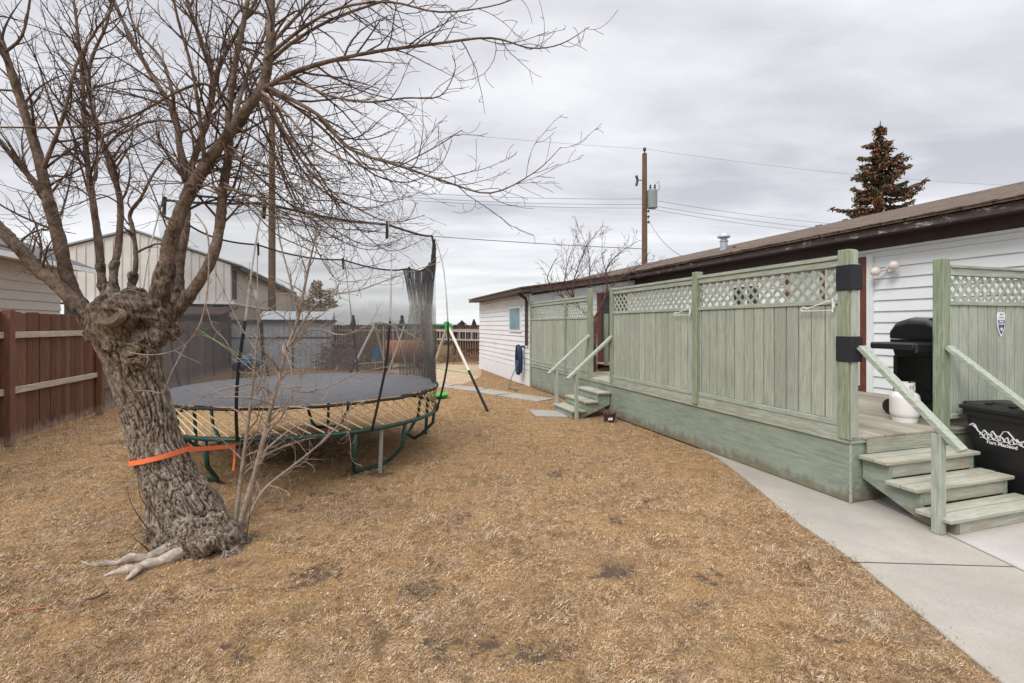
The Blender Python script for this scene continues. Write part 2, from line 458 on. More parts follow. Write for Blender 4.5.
    def build(s, name, mat, parent=None, smooth=False, bev=0, fix=True):
        me = bpy.data.meshes.new(name)
        root = parent
        while root is not None and root.parent is not None: root = root.parent
        b = BASE.get(root.name, Vector((0,0,0))) if root is not None else Vector((0,0,0))
        vs = [(x-b.x, y-b.y, z-b.z) for x, y, z in s.v]
        me.from_pydata(vs, [], s.f)
        if fix:
            import bmesh
            bm = bmesh.new(); bm.from_mesh(me); bmesh.ops.recalc_face_normals(bm, faces=bm.faces); bm.to_mesh(me); bm.free()
        if smooth: me.polygons.foreach_set('use_smooth', [True]*len(me.polygons))
        me.materials.append(M[mat] if isinstance(mat, str) else mat)
        o = bpy.data.objects.new(name, me); COL.objects.link(o)
        if parent is not None: o.parent = parent
        if bev:
            m = o.modifiers.new('bevel', 'BEVEL'); m.width = bev; m.segments = 1; m.limit_method = 'ANGLE'
        return o

def tag(o, label=None, cat=None, group=None, kind=None):
    if label: o['label'] = label
    if cat: o['category'] = cat
    if group: o['group'] = group
    if kind: o['kind'] = kind
    return o

def thing(name, label, cat, base=(0, 0, 0), house=True, group=None):
    """an Empty at the base; house=True: parts are given in the house frame (v, u, z)"""
    o = bpy.data.objects.new(name, None); COL.objects.link(o); o.empty_display_size = .2
    b = Vector(base)
    if house:
        o.location = H(b.x, b.y, b.z); o.rotation_euler = (0, 0, A)
    else: o.location = b
    BASE[o.name] = b
    return tag(o, label, cat, group)

def thing_part(name, parent):
    o = bpy.data.objects.new(name, None); COL.objects.link(o); o.parent = parent; o.empty_display_size = .1
    return o

def text_mesh(body, size, xf, name, mat, parent):
    cu = bpy.data.curves.new('t', 'FONT'); cu.body = body; cu.size = size; cu.align_x = 'CENTER'; cu.extrude = .0008; cu.offset = size * .02
    o = bpy.data.objects.new('t', cu); COL.objects.link(o)
    dg = bpy.context.evaluated_depsgraph_get(); dg.update()
    me = bpy.data.meshes.new_from_object(o.evaluated_get(dg))
    bpy.data.objects.remove(o)
    root = parent
    while root.parent is not None: root = root.parent
    b = BASE[root.name]
    me.transform(Matrix.Translation(-b) @ xf)
    me.materials.clear(); me.materials.append(M[mat])
    r = bpy.data.objects.new(name, me); COL.objects.link(r); r.parent = parent
    return r

def catmull_(pts, n=5):
    out = []; k = len(pts)
    for i in range(k-1):
        p0 = pts[max(i-1,0)]; p1 = pts[i]; p2 = pts[i+1]; p3 = pts[min(i+2,k-1)]
        for j in range(n):
            t = j/n; t2 = t*t; t3 = t2*t
            out.append(tuple(.5*((2*p1[c])+(-p0[c]+p2[c])*t+(2*p0[c]-5*p1[c]+4*p2[c]-p3[c])*t2+(-p0[c]+3*p1[c]-3*p2[c]+p3[c])*t3) for c in range(len(p1))))
    out.append(tuple(pts[-1])); return out
# ------------------------------------------------------------------ camera, world, sun
cd = bpy.data.cameras.new('camera'); cam = bpy.data.objects.new('camera', cd); COL.objects.link(cam)
cam.location = (0, 0, CH); cam.rotation_euler = (PI/2, 0, 0)
cd.sensor_width = 36; cd.lens = F * 36 / 1024; cd.shift_y = -16.5 / 1024; cd.clip_end = 3000; cd.clip_start = .05
SC.camera = cam
SC.view_settings.view_transform = 'Standard'; SC.view_settings.look = 'None'
SC.view_settings.exposure = 0.48; SC.view_settings.gamma = 1
SC.cycles.transparent_max_bounces = 24

w = bpy.data.worlds.new('World'); SC.world = w; w.use_nodes = True
nt = w.node_tree; N = nt.nodes; L = nt.links
for n in list(N): N.remove(n)
out = N.new('ShaderNodeOutputWorld'); bg = N.new('ShaderNodeBackground'); bg.inputs['Strength'].default_value = .1
L.new(bg.outputs[0], out.inputs['Surface'])
SUN_EL, SUN_AZ = math.radians(44), math.radians(215)     # azimuth clockwise from +Y
sky = N.new('ShaderNodeTexSky'); sky.sky_type = 'NISHITA'; sky.sun_disc = False
sky.sun_elevation = SUN_EL; sky.sun_rotation = SUN_AZ
tc = N.new('ShaderNodeTexCoord'); sep = N.new('ShaderNodeSeparateXYZ'); L.new(tc.outputs['Generated'], sep.inputs[0])
def mth(op, a, b=None, clamp=False):
    n = N.new('ShaderNodeMath'); n.operation = op; n.use_clamp = clamp
    for i, x in enumerate((a, b)):
        if x is None: continue
        if isinstance(x, (int, float)): n.inputs[i].default_value = x
        else: L.new(x, n.inputs[i])
    return n.outputs[0]
zz = mth('MAXIMUM', sep.outputs['Z'], 0.0)
den = mth('ADD', zz, .10)
cx = mth('DIVIDE', sep.outputs['X'], den); cy = mth('DIVIDE', sep.outputs['Y'], den)
cmb = N.new('ShaderNodeCombineXYZ'); L.new(cx, cmb.inputs[0]); L.new(mth('MULTIPLY', cy, 1.9), cmb.inputs[1])
def wnoise(scale, det, rough, dist):
    n = N.new('ShaderNodeTexNoise'); n.inputs['Scale'].default_value = scale; n.inputs['Detail'].default_value = det
    n.inputs['Roughness'].default_value = rough; n.inputs['Distortion'].default_value = dist
    L.new(cmb.outputs[0], n.inputs['Vector']); return n.outputs['Fac']
n1 = wnoise(.42, 7, .50, .4); n2 = wnoise(1.5, 6, .55, .3)
cl = mth('ADD', mth('MULTIPLY', n1, .75), mth('MULTIPLY', n2, .25))
rp = N.new('ShaderNodeValToRGB'); L.new(cl, rp.inputs['Fac'])
e = rp.color_ramp.elements
e[0].position = .40; e[0].color = (.43, .43, .465, 1)
e[1].position = .60; e[1].color = (.72, .72, .735, 1)
m0 = e.new(.5); m0.color = (.57, .57, .595, 1)
# brighter, flatter band low down; brighter zenith above the frame
hz = N.new('ShaderNodeValToRGB'); L.new(zz, hz.inputs['Fac'])
e = hz.color_ramp.elements
e[0].position = 0; e[0].color = (.70, .72, .72, 1)
e[1].position = .30; e[1].color = (.72, .72, .73, 1)
mxh = N.new('ShaderNodeMix'); mxh.data_type = 'RGBA'
mr = N.new('ShaderNodeMapRange'); mr.inputs['From Min'].default_value = 0; mr.inputs['From Max'].default_value = .24
mr.inputs['To Min'].default_value = .25; mr.inputs['To Max'].default_value = 1
L.new(zz, mr.inputs['Value']); L.new(mr.outputs[0], mxh.inputs[0])
L.new(hz.outputs[0], mxh.inputs[6]); L.new(rp.outputs[0], mxh.inputs[7])
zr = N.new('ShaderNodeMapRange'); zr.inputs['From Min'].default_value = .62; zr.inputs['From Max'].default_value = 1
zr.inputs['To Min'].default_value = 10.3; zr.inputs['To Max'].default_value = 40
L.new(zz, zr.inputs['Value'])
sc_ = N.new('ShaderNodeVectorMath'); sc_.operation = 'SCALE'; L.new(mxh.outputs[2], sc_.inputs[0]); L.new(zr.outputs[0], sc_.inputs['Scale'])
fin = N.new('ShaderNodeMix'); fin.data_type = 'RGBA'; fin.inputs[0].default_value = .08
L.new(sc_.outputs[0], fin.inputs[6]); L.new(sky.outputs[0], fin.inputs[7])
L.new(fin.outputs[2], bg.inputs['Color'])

sd = bpy.data.lights.new('sun', 'SUN'); sd.energy = 1.5; sd.angle = math.radians(22); sd.color = (1, .965, .92)
so = bpy.data.objects.new('sun', sd); COL.objects.link(so); so.location = (-5, -8, 20)
dv = Vector((math.sin(SUN_AZ)*math.cos(SUN_EL), math.cos(SUN_AZ)*math.cos(SUN_EL), math.sin(SUN_EL)))
so.rotation_euler = dv.to_track_quat('Z', 'Y').to_euler()

# ------------------------------------------------------------------ ground
SOIL = [(615,522,.13,.8),(612,570,.17,1),(650,500,.10,.7),(425,590,.15,.9),(440,655,.14,.7),(712,578,.16,.7),(700,600,.10,.5),
        (205,450,.28,.5),(300,455,.5,.35),(350,440,.4,.3),(385,474,.10,.8),(120,441,.30,.8),(560,470,.2,.45),(235,565,.16,.7),(340,500,.2,.35),
        (285,600,.2,.35),(25,640,.25,.3),(150,575,.15,.4),(520,600,.12,.4),(560,655,.15,.4),(760,560,.15,.4),(830,640,.14,.5)]
SOILP = []
for px, py, r, s_ in SOIL:
    Y = F*CH/(py-325); SOILP.append(((px-512)/F*Y, Y, r, s_))
RS = random.Random(55)
SOILP += [(RS.uniform(-3.2, 1.9), RS.uniform(1.6, 5.5), RS.uniform(.05, .2), RS.uniform(.35, .8)) for _ in range(26)]
SOILP = [(a, b, r*.95, k*.8) for a, b, r, k in SOILP]+[(-2.6, 6.4, 1.5, .30)]  # broad last patch darkens the ground and thins the grass under the trampoline
def warp(x, y):
    return (.13*mnoise.noise(Vector((x*4.5, y*4.5, 11)))+.05*mnoise.noise(Vector((x*13, y*13, 3))), .13*mnoise.noise(Vector((x*4.5, y*4.5, 17)))+.05*mnoise.noise(Vector((x*13, y*13, 9))))
def soil(x, y):
    wx, wy = warp(x, y); x += wx; y += wy
    s_ = 0
    for a, b, r, k in SOILP:
        s_ += k*math.exp(-(((x-a)/(r*1.4))**2 + ((y-b)/r)**2))
    return s_
def gz(x, y):
    f = 1.0
    v_, u_ = toH(x, y)
    if v_ > 2.9: f = max(0.0, 1-(v_-2.9)/.8)
    if x > 2.1 and y < 5.6: f = 0
    if y > 13: f = max(0.0, 1-(y-13)/4)
    if abs(x) > 9 or y < -2: f = 0
    return f*(.022*mnoise.noise(Vector((x*.9, y*.9, 0))) + .010*mnoise.noise(Vector((x*3.5, y*3.5, 5)))) - .02*min(1, soil(x, y))*.5*f

def axis_lines(lo, hi, step, far):
    a = list(np.arange(lo, hi+1e-6, step)); d = step
    x = hi
    while x < far: d *= 1.45; x += d; a.append(x)
    d = step; x = lo
    while x > -far: d *= 1.45; x -= d; a.insert(0, x)
    return a
xs = axis_lines(-5, 3.2, .05, 1200); ys = axis_lines(.8, 9, .05, 1200)
nx, ny = len(xs), len(ys)
vs = []; sl = []
for y in ys:
    for x in xs:
        inb = -9 < x < 9 and -2 < y < 18
        vs.append((x, y, gz(x, y) if inb else 0)); sl.append(soil(x, y) if inb else 0)
fs = [(j*nx+i, j*nx+i+1, (j+1)*nx+i+1, (j+1)*nx+i) for j in range(ny-1) for i in range(nx-1)]
me = bpy.data.meshes.new('ground'); me.from_pydata(vs, [], fs)
me.polygons.foreach_set('use_smooth', [True]*len(fs))
at = me.attributes.new('soil', 'FLOAT', 'POINT'); at.data.foreach_set('value', sl)
me.materials.append(M['ground'])
g = bpy.data.objects.new('ground', me); COL.objects.link(g); tag(g, kind='structure')

# concrete sidewalk and pad
PATH = [(2.26,-3.2),(2.26,2.2),(2.30,2.55),(2.335,2.81),(2.40,3.33),(2.39,4.0),(2.46,4.7),(2.52,5.3),(2.56,5.95),(2.50,6.6),(2.9,6.6),(3.42,5.0),(3.42,-3.2)]
mb = MB(); mb.prism(PATH, 'z', -.06, .014); tag(mb.build('sidewalk', 'concrete', bev=.006), kind='structure')
mb = MB(); mb.prism([(3.435,-3.2),(3.435,5.2),(4.4,5.0),(8.2,4.0),(8.2,-3.2)], 'z', -.06, .018); tag(mb.build('concrete_pad', 'concrete2', bev=.006), kind='structure')
mb = MB(); mb.prism([(2.36,3.326),(3.42,3.262),(3.42,3.272),(2.36,3.338)], 'z', .0, .0158)
mb.prism([(2.28,1.2),(3.42,1.16),(3.42,1.17),(2.28,1.21)], 'z', .0, .0158)
mb.prism([(3.421,-3),(3.434,-3),(3.434,5),(3.421,5)], 'z', -.03, .006)
tag(mb.build('sidewalk_joints', 'crack'), kind='structure')
# far strip of slabs and bare track
mb = MB()
far = [P(425,384,13.2), P(450,386.5,12.9), P(480,390,12.2), P(505,395,11.4), P(547,403,10.5)]
for i in range(len(far)-1):
    a, b = far[i], far[i+1]; a = Vector((a.x, a.y, 0)); b = Vector((b.x, b.y, 0)); d = (b-a).normalized(); a2 = a+d*.03; b2 = b-d*.03
    nrm = Vector((-d.y, d.x, 0))*.28
    mb.prism([tuple((a2+nrm).xy), tuple((a2-nrm).xy), tuple((b2-nrm).xy), tuple((b2+nrm).xy)], 'z', -.03, .022)
tag(mb.build('slab_path', 'concrete'), kind='structure')
t = MB(); c = P(545,415,8.9)
t.prism([(.33,9.22),(.92,9.12),(1.0,8.55),(.42,8.62)], 'z', -.02, .035)
o = t.build('paving_slab', 'concrete', bev=.008); tag(o, 'square concrete slab lying in the dry grass below the small wooden steps', 'paving slab')
mb = MB()
tp = [(-3.4,12.9),(-2.3,12.5),(-1.3,13.6),(-1.0,15.5),(-1.35,21.4),(-5.2,21.4),(-4.4,15.5)]
mb.prism(tp, 'z', -.02, .006)
tr_ = plain('bare sandy soil', (.40, .30, .19), 1.0, var=.2, scale=2, bump=.5, bd=.01)
tag(mb.build('dirt_track', tr_), kind='structure')

# grass blades (nobody could count them)
rng = np.random.default_rng(3)
NB = 1400000
Yg = 1.0*np.exp(rng.random(NB)*math.log(19/1.0))
keep = rng.random(NB) < np.clip(1.15-.04*Yg, .3, 1); Yg = Yg[keep]
# camera-independent density falloff: more blades near the spot where one stands
Xg = (rng.random(len(Yg))*2-1)*(1.16*Yg+.9)
vH = Xg*CA+Yg*SA; uH = -Xg*SA+Yg*CA
ok = (vH > -4.62) & (vH < 4.27)
pathx = np.interp(Yg, [0,2.2,2.55,2.81,3.33,4.0,4.7,5.3,5.95,6.6], [2.26,2.26,2.3,2.335,2.4,2.39,2.46,2.52,2.56,2.5])
edge = pathx + .03*np.sin(Yg*23)+.02*np.sin(Yg*61)+.05*rng.random(len(Yg))**2
ok &= ~((Xg > edge) & (Yg < 6.6))
dirt = (Yg > 14) & (Xg < -1.3)
ok &= ~(dirt & (Xg > -4.4))
so_ = np.zeros(len(Xg))
nz1 = np.array([mnoise.noise(Vector((a*5.5, b*5.5, 1))) for a, b in zip(Xg, Yg)])
nz2 = np.array([mnoise.noise(Vector((a*17, b*17, 4))) for a, b in zip(Xg, Yg)])
nz3 = np.array([mnoise.noise(Vector((a*1.7, b*1.7, 8))) for a, b in zip(Xg, Yg)])
WW = np.array([warp(a, b) for a, b in zip(Xg, Yg)])
for a, b, r, k in SOILP: so_ += k*np.exp(-(((Xg+WW[:,0]-a)/(r*1.4))**2+((Yg+WW[:,1]-b)/r)**2))
ok &= rng.random(len(Xg)) > np.clip((so_*.9+.12)*(1+2.6*nz1+2.2*nz2)+.55*np.clip(nz2+.6*nz3-.12, 0, 1), 0, .94)
clump = np.sin(Xg*5.1+np.sin(Yg*3.3)*2)*np.sin(Yg*4.7+np.sin(Xg*2.9)*2)
ok &= rng.random(len(Xg)) < .78+.22*clump
for sx0, sx1, sy0, sy1 in ((.3,1.03,8.5,9.25),): ok &= ~((Xg>sx0)&(Xg<sx1)&(Yg>sy0)&(Yg<sy1))
Xg = Xg[ok]; Yg = Yg[ok]; clump = clump[ok]
nb = len(Xg)
Zg = np.array([gz(x, y) for x, y in zip(Xg, Yg)])
yaw = rng.random(nb)*2*PI; tilt = np.radians(2+rng.random(nb)**1.6*58)
ln = (.012+.030*rng.random(nb)**1.8)*(1+.35*clump); wd = (.00042+.00038*rng.random(nb))*(1+.42*Yg)
ln *= (1+.03*Yg)
dx = np.cos(yaw)*np.cos(tilt); dy = np.sin(yaw)*np.cos(tilt); dz = np.sin(tilt)
sx = -np.sin(yaw)*wd; sy = np.cos(yaw)*wd
V = np.zeros((nb, 4, 3))
zb = Zg+rng.random(nb)*.008
bend = .85+.2*rng.random(nb)
V[:,0] = np.stack([Xg-sx, Yg-sy, zb], 1); V[:,1] = np.stack([Xg+sx, Yg+sy, zb], 1)
V[:,2] = np.stack([Xg+dx*ln*.55+sx*.8, Yg+dy*ln*.55+sy*.8, zb+dz*ln*.6], 1)
V[:,3] = np.stack([Xg+dx*ln, Yg+dy*ln, zb+dz*ln*bend*.9], 1)
me = bpy.data.meshes.new('lawn_grass'); me.vertices.add(nb*4); me.vertices.foreach_set('co', V.reshape(-1))
me.loops.add(nb*6); idx = (np.arange(nb)[:,None]*4+np.array([0,1,2,0,2,3])[None]).reshape(-1)
me.loops.foreach_set('vertex_index', idx.astype(np.int32))
me.polygons.add(nb*2); me.polygons.foreach_set('loop_start', (np.arange(nb*2)*3).astype(np.int32))
me.polygons.foreach_set('loop_total', np.full(nb*2, 3, np.int32))
me.update(); me.materials.append(M['blades'])
g = bpy.data.objects.new('lawn_grass', me); COL.objects.link(g); tag(g, 'short dry straw coloured grass matted over the whole yard', 'grass', kind='stuff')

# pale debris flecks lying in the near grass
mb = MB(); R = random.Random(5)
for i in range(900):
    Y = 1.1*math.exp(R.random()*1.6); X = R.uniform(-1.15, .75)*Y
    if i % 2: X = R.gauss(-1.0, .9)*Y/3; Y = R.gauss(2.6, .8)
    if Y < 1 or X > 2.2: continue
    z = gz(X, Y)+R.uniform(.012, .03); a = R.random()*PI; l = R.uniform(.003, .007); ww = l*R.uniform(.3, .9)
    c, s_ = math.cos(a), math.sin(a); t1 = R.uniform(-.004, .004)
    mb.quad((X+c*l, Y+s_*l, z+t1), (X-s_*ww, Y+c*ww, z+.002), (X-c*l, Y-s_*l, z-t1), (X+s_*ww, Y-c*ww, z+.001))
deb = plain('pale wood chips', (.60, .55, .48), .9, var=.2)
tag(mb.build('wood_chips', deb, fix=False), 'pale wood chips and leaf bits scattered through the near grass', 'debris', kind='stuff')

# ------------------------------------------------------------------ walls helper
def siding_u(mb, v, u0, u1, z0, z1, lap=.2, d=.014, sgn=-1):
    d = .026
    z = z0
    while z < z1-1e-4:
        zt = min(z+lap, z1)
        a, b = v+sgn*d, v
        mb.quad((a,u0,z), (a,u1,z), (b+sgn*.002,u1,zt), (b+sgn*.002,u0,zt))
        mb.quad((b,u0,z), (b,u1,z), (a,u1,z), (a,u0,z))
        z = zt
    mb.box(min(v, v-sgn*.12), max(v, v-sgn*.12), u0, u1, z0, z1)
def siding_v(mb, u, v0, v1, z0, z1f, lap=.2, d=.014, sgn=-1):
    """z1f(v): top outline"""
    z = z0; n = 8
    for i in range(n):
        va = v0+(v1-v0)*i/n; vb = v0+(v1-v0)*(i+1)/n
        z = z0
        while True:
            ta = min(z+lap, z1f(va)); tb = min(z+lap, z1f(vb))
            if ta <= z+1e-3 and tb <= z+1e-3: break
            ta = max(ta, z); tb = max(tb, z)
            mb.quad((va,u+sgn*d,z), (vb,u+sgn*d,z), (vb,u+sgn*.002,tb), (va,u+sgn*.002,ta))
            mb.quad((va,u,z), (vb,u,z), (vb,u+sgn*d,z), (va,u+sgn*d,z))
            z += lap
        mb.prism([(va,z0),(vb,z0),(vb,z1f(vb)),(va,z1f(va))], 'y', *sorted((u, u-sgn*.1)))

# ------------------------------------------------------------------ mobile home
WV = 7.5; EV = 7.1; RV = 9.65
home = thing('mobile_home', 'long low white sided mobile home with brown eaves and shingled roof behind the deck', 'house', (WV, 8, 0))
mb = MB(); siding_u(mb, WV, -5, 20.3, .55, 2.82, .165); mb.box(11.75, 11.85, -5, 20.3, 0, 2.98)
mb.box(WV, 11.8, 20.2, 20.3, 0, 2.98); mb.box(WV, 11.8, -5, -4.9, 0, 2.98); mb.box(WV+.01, WV+.1, -5, 20.3, 0, .55)
mb.build('wall', 'siding', home)
mb = MB(); mb.box(WV-.02, WV+.06, -5, 20.3, 2.82, 2.99); mb.box(EV+.03, WV+.05, -5.2, 20.5, 2.985, 3.0); mb.build('soffit', 'brown', home)
mb = MB(); mb.box(WV-.035, WV-.022, -5, 5.75, 2.775, 2.815); mb.box(WV-.035, WV-.022, 5.75, 20.3, 2.72, 2.8); mb.build('frieze_trim', 'white_flat', home)
mb = MB(); mb.box(EV, EV+.025, -5.2, 20.5, 2.965, 3.07); mb.build('fascia', 'fascia', home, bev=.003)
mb = MB()
rt = 3.105
mb.prism([(EV-.05,3.075),(RV,3.82),(2*RV-EV+.05,3.075),(2*RV-EV+.05,3.105),(RV,3.855),(EV-.05,rt)], 'y', -5.25, 20.55)
roof = mb.build('roof', 'shingle', home)
R = random.Random(11); mb = MB()
for i in range(160):                                  # lifted shingle tabs along the edge
    u_ = -5+i*.16; h_ = R.uniform(.002, .014)
    mb.box(EV-.058-R.uniform(0, .01), EV+.12, u_, u_+.15, 3.107+.0, 3.113+h_)
mb.build('shingle_edge', 'shingle', home)
# gable ends of main roof
mb = MB(); mb.prism([(EV+.1,3.0),(RV,3.78),(2*RV-EV-.1,3.0)], 'y', 20.2, 20.28); mb.build('gable', 'siding', home)
# roof vent
vt = MB(); c = (8.5, 9.72, 3.44); vt.lathe(c, [(.085,-.05),(.085,.27),(.10,.27),(.10,.30),(.075,.31),(.075,.36),(.15,.37),(.15,.40),(.09,.47),(.02,.48)], 18)
vt.lathe(c, [(.14,-.02),(.11,.06),(.09,.07)], 18)
vt.build('roof_vent', 'galv', home, smooth=False)
vt = MB(); vt.lathe((8.35, 9.2, 3.40), [(.03,-.05),(.03,.07),(.045,.07),(.045,.10)], 10); vt.build('vent_pipe', 'black', home)
# patio door in the main wall, brown frame
def door_or_window(parent, v, u0, u1, z0, z1, fr, glass, name='window', fw=.06, mull=True):
    m = MB()
    m.box(v-.06, v+.02, u0, u0+fw, z0, z1); m.box(v-.06, v+.02, u1-fw, u1, z0, z1)
    m.box(v-.058, v+.018, u0+fw, u1-fw, z0, z0+fw); m.box(v-.058, v+.018, u0+fw, u1-fw, z1-fw, z1)
    if mull: m.box(v-.054, v+.016, (u0+u1)/2-fw/2, (u0+u1)/2+fw/2, z0+fw, z1-fw)
    f = m.build(name, fr, parent, bev=.004)
    g_ = MB(); g_.box(v-.04, v-.034, u0+fw*.8, u1-fw*.8, z0+fw*.8, z1-fw*.8); g_.build('pane', glass, f)
    return f
door_or_window(home, WV, 5.46, 6.95, .62, 2.72, 'redbrown', 'curtain_pale', 'door', .09)
mb = MB(); mb.box(WV-.05, WV+.01, 5.36, 5.455, .62, 2.74); mb.build('door_trim', 'white_flat', home)
door_or_window(home, WV, 7.5, 8.3, 1.3, 2.5, 'alu', 'window_dark')
# addition
AV, A0, A1 = 4.32, 12.12, 18.0
mb = MB(); siding_u(mb, AV, A0, A1, .45, 2.52, .15); mb.box(AV+.01, AV+.1, A0, A1, 0, .45)
rk = lambda v: 2.56+(v-AV)*.155
siding_v(mb, A0, AV, WV, .45, rk, .15); mb.box(AV, WV, A0+.012, A0+.1, 0, .45)
mb.prism([(AV,0),(WV,0),(WV,rk(WV)),(AV,rk(AV))], 'y', A1-.1, A1)
mb.build('wall', 'siding', home)
mb = MB(); mb.box(AV-.022, AV, A0, A1, 0, .44); mb.box(AV-.03, AV+.07, A0-.03, A0+.05, .0, 2.5); mb.build('skirting', 'white_flat', home)
mb = MB(); mb.prism([(3.92,2.61),(EV+.1,3.09),(EV+.1,3.13),(3.92,2.65)], 'y', A0-.32, A1+.2); mb.build('addition_roof', 'shingle', home)
mb = MB(); mb.box(3.94, 3.965, A0-.3, A1+.18, 2.51, 2.60)
mb.prism([(3.97,2.50),(EV,2.985),(EV,3.085),(3.97,2.60)], 'y', A0-.30, A0-.27)
mb.prism([(3.97,2.52),(EV,3.0),(EV,3.012),(3.97,2.535)], 'y', A0-.27, A0)
mb.prism([(AV,2.45),(WV,2.95),(WV,3.0),(AV,2.52)], 'y', A0-.03, A0-.016)
mb.box(3.97, AV, A0, A1, 2.515, 2.53); mb.build('addition_fascia', 'brown', home)
mb = MB(); mb.tube([H_ for H_ in [(4.0,12.25,2.5),(4.22,12.28,2.38),(4.25,12.3,2.3),(4.25,12.3,1.1)]], .042, 6); mb.build('downspout', 'brown', home)
door_or_window(home, AV, 12.85, 14.0, 1.46, 2.20, 'alu', 'curtain', mull=False, fw=.055)
m = MB(); m.box(6.28, 6.38, A0-.07, A0-.005, .45, 2.55); m.box(7.12, 7.2, A0-.07, A0-.005, .45, 2.55); m.box(6.38, 7.12, A0-.068, A0-.007, 2.5, 2.57)
dr = m.build('door', 'redbrown', home)
m = MB(); m.box(6.38, 7.12, A0-.035, A0-.02, 1.1, 2.5); m.build('pane', 'window_dark', dr)
m = MB(); m.box(6.38, 7.12, A0-.036, A0-.019, .47, 1.1); m.build('kick_panel', 'redbrown', dr)

# security light
sl_ = thing('security_light', 'twin white floodlight fixed high on the white siding above the grill', 'light', (WV, 5.1, 2.5))
m = MB(); m.lathe((WV-.06, 5.1, 2.5), [(.055,0),(.055,.05),(.06,.055)], 16, 'x'); m.build('mount', 'white_flat', sl_)
for s_ in (-1, 1):
    m = MB(); c = Vector((WV-.12, 5.1+s_*.085, 2.5+.03*(-s_)))
    m.tube([(WV-.06, 5.1+s_*.02, 2.5), c], .018, 8); m.sphere(c+Vector((-.05, s_*.045, -.01)), .068, 16, 10)
    m.build('lamp_head', 'lamp', sl_, smooth=True)

# ------------------------------------------------------------------ deck
DZ = .62; DV = 4.30
deck = thing('deck', 'raised green painted wooden deck with lattice topped privacy screens and two sets of steps', 'deck', (DV, 6, 0))
# skirts
for a_, b_ in ((3.30, 5.736), (5.742, 8.176), (8.182, 10.61), (10.616, 12.1)):
    m = MB(); m.box(DV, DV+.02, a_, b_, .02, .565); m.build('skirt', 'skirt', deck, bev=.003)
m = MB(); m.box(DV+.022, 7.4, 3.30, 3.32, .02, .565)
sk = m.build('skirt', 'skirt', deck, bev=.003)
m = MB(); m.box(DV-.02, DV, 3.28, 12.1, .565, .60); m.box(DV-.02, 7.4, 3.28, 3.30, .565, .60); m.box(DV-.012, DV+.02, 3.288, 3.299, .02, .565)
m.build('skirt_trim', 'green_y', sk, bev=.003)
# floor boards run along u
m = MB(); v_ = DV-.02; R = random.Random(2)
while v_ < 7.45:
    e_ = 9.6 if v_ < 6.05 else 12.05
    m.box(v_, v_+.135, 3.27+R.uniform(-.004, .004), e_, .60, .60+.024+R.uniform(0, .002)); v_ += .142
m.box(DV, DV+.28, 9.6, 12.1, .60, .624)
m.build('floor', 'deck', deck, bev=.003)
m = MB(); m.box(DV+.05, 7.4, 3.35, 9.5, .46, .598); m.build('joists', 'brown', deck)

def lattice(mb, a0, a1, z0, z1, fix, horiz, sp=.088, wd_=.032, th=.007):
    """diagonal strips clipped to the rectangle; horiz='u' -> runs along u at v=fix, else along v at u=fix"""
    for s_ in (1, -1):
        off = fix+(0 if s_ > 0 else th+.001)
        c = a0-(z1-z0) if s_ > 0 else a0
        end = a1 if s_ > 0 else a1+(z1-z0)
        hw = wd_*.7071
        while c < end:
            pts = []
            for (k, da) in ((c-hw, 0), (c+hw, 0)):
                pts.append(k)
            # strip between lines a = k + s*(z-z0)
            def poly():
                pl = [(pts[0], z0), (pts[1], z0), (pts[1]+s_*(z1-z0), z1), (pts[0]+s_*(z1-z0), z1)]
                for lim, keep in ((a0, 1), (a1, -1)):
                    o_ = []
                    for i in range(len(pl)):
                        p, q = pl[i], pl[(i+1) % len(pl)]
                        ip = (p[0]-lim)*keep >= 0; iq = (q[0]-lim)*keep >= 0
                        if ip: o_.append(p)
                        if ip != iq:
                            tt = (lim-p[0])/(q[0]-p[0]); o_.append((lim, p[1]+tt*(q[1]-p[1])))
                    pl = o_
                    if len(pl) < 3: return None
                return pl
            pl = poly()
            if pl: mb.prism(pl, 'x' if horiz == 'u' else 'y', off, off+th)
            c += sp*1.4142
    return mb

def screen_u(u0, u1, ztop, zlat, name_label=None, hasfoot=True):
    R = random.Random(int(u0*100))
    m = MB()
    m.box(DV-.035, DV+.06, u0, u1, ztop-.035, ztop); m.box(DV-.02, DV+.045, u0, u1, ztop-.10, ztop-.037)
    fr = m.build('screen_panel', 'green_y', deck, bev=.004)
    m = MB(); m.box(DV-.02, DV+.045, u0, u1, zlat-.045, zlat); m.build('middle_rail', 'green_y', fr, bev=.004)
    m = MB(); m.box(DV-.02, DV+.045, u0, u1, .712, .765)
    m.box(DV-.012, DV+.01, u0, u1, .625, .712); m.build('bottom_rail', 'green_y', fr, bev=.004)
    m = MB(); u_ = u0+.005
    while u_ < u1-.01:
        w_ = min(R.uniform(.128, .142), u1-u_-.004)
        o_ = R.uniform(-.002, .002)
        m.box(DV-.004+o_, DV+.034+o_, u_, u_+w_, .767, zlat-.047); u_ += w_+R.uniform(.012, .017)
    m.build('boards', 'board_z', fr, bev=.003)
    m = MB(); lattice(m, u0+.002, u1-.002, zlat+.002, ztop-.102, DV+.002, 'u'); m.build('lattice', 'board_z', fr)
    return fr
screen_u(3.40, 5.37, 2.31, 1.90); screen_u(5.47, 7.66, 2.31, 1.90)
screen_u(8.66, 9.73, 2.24, 1.83); screen_u(9.82, 12.0, 2.24, 1.83)
def post(v0, v1, u0, u1, z0, z1):
    m = MB(); m.box(v0, v1, u0, u1, z0, z1); return m.build('post', 'post_green', deck, bev=.006)
pc = post(DV-.035, DV+.065, 3.285, 3.395, .60, 2.36)
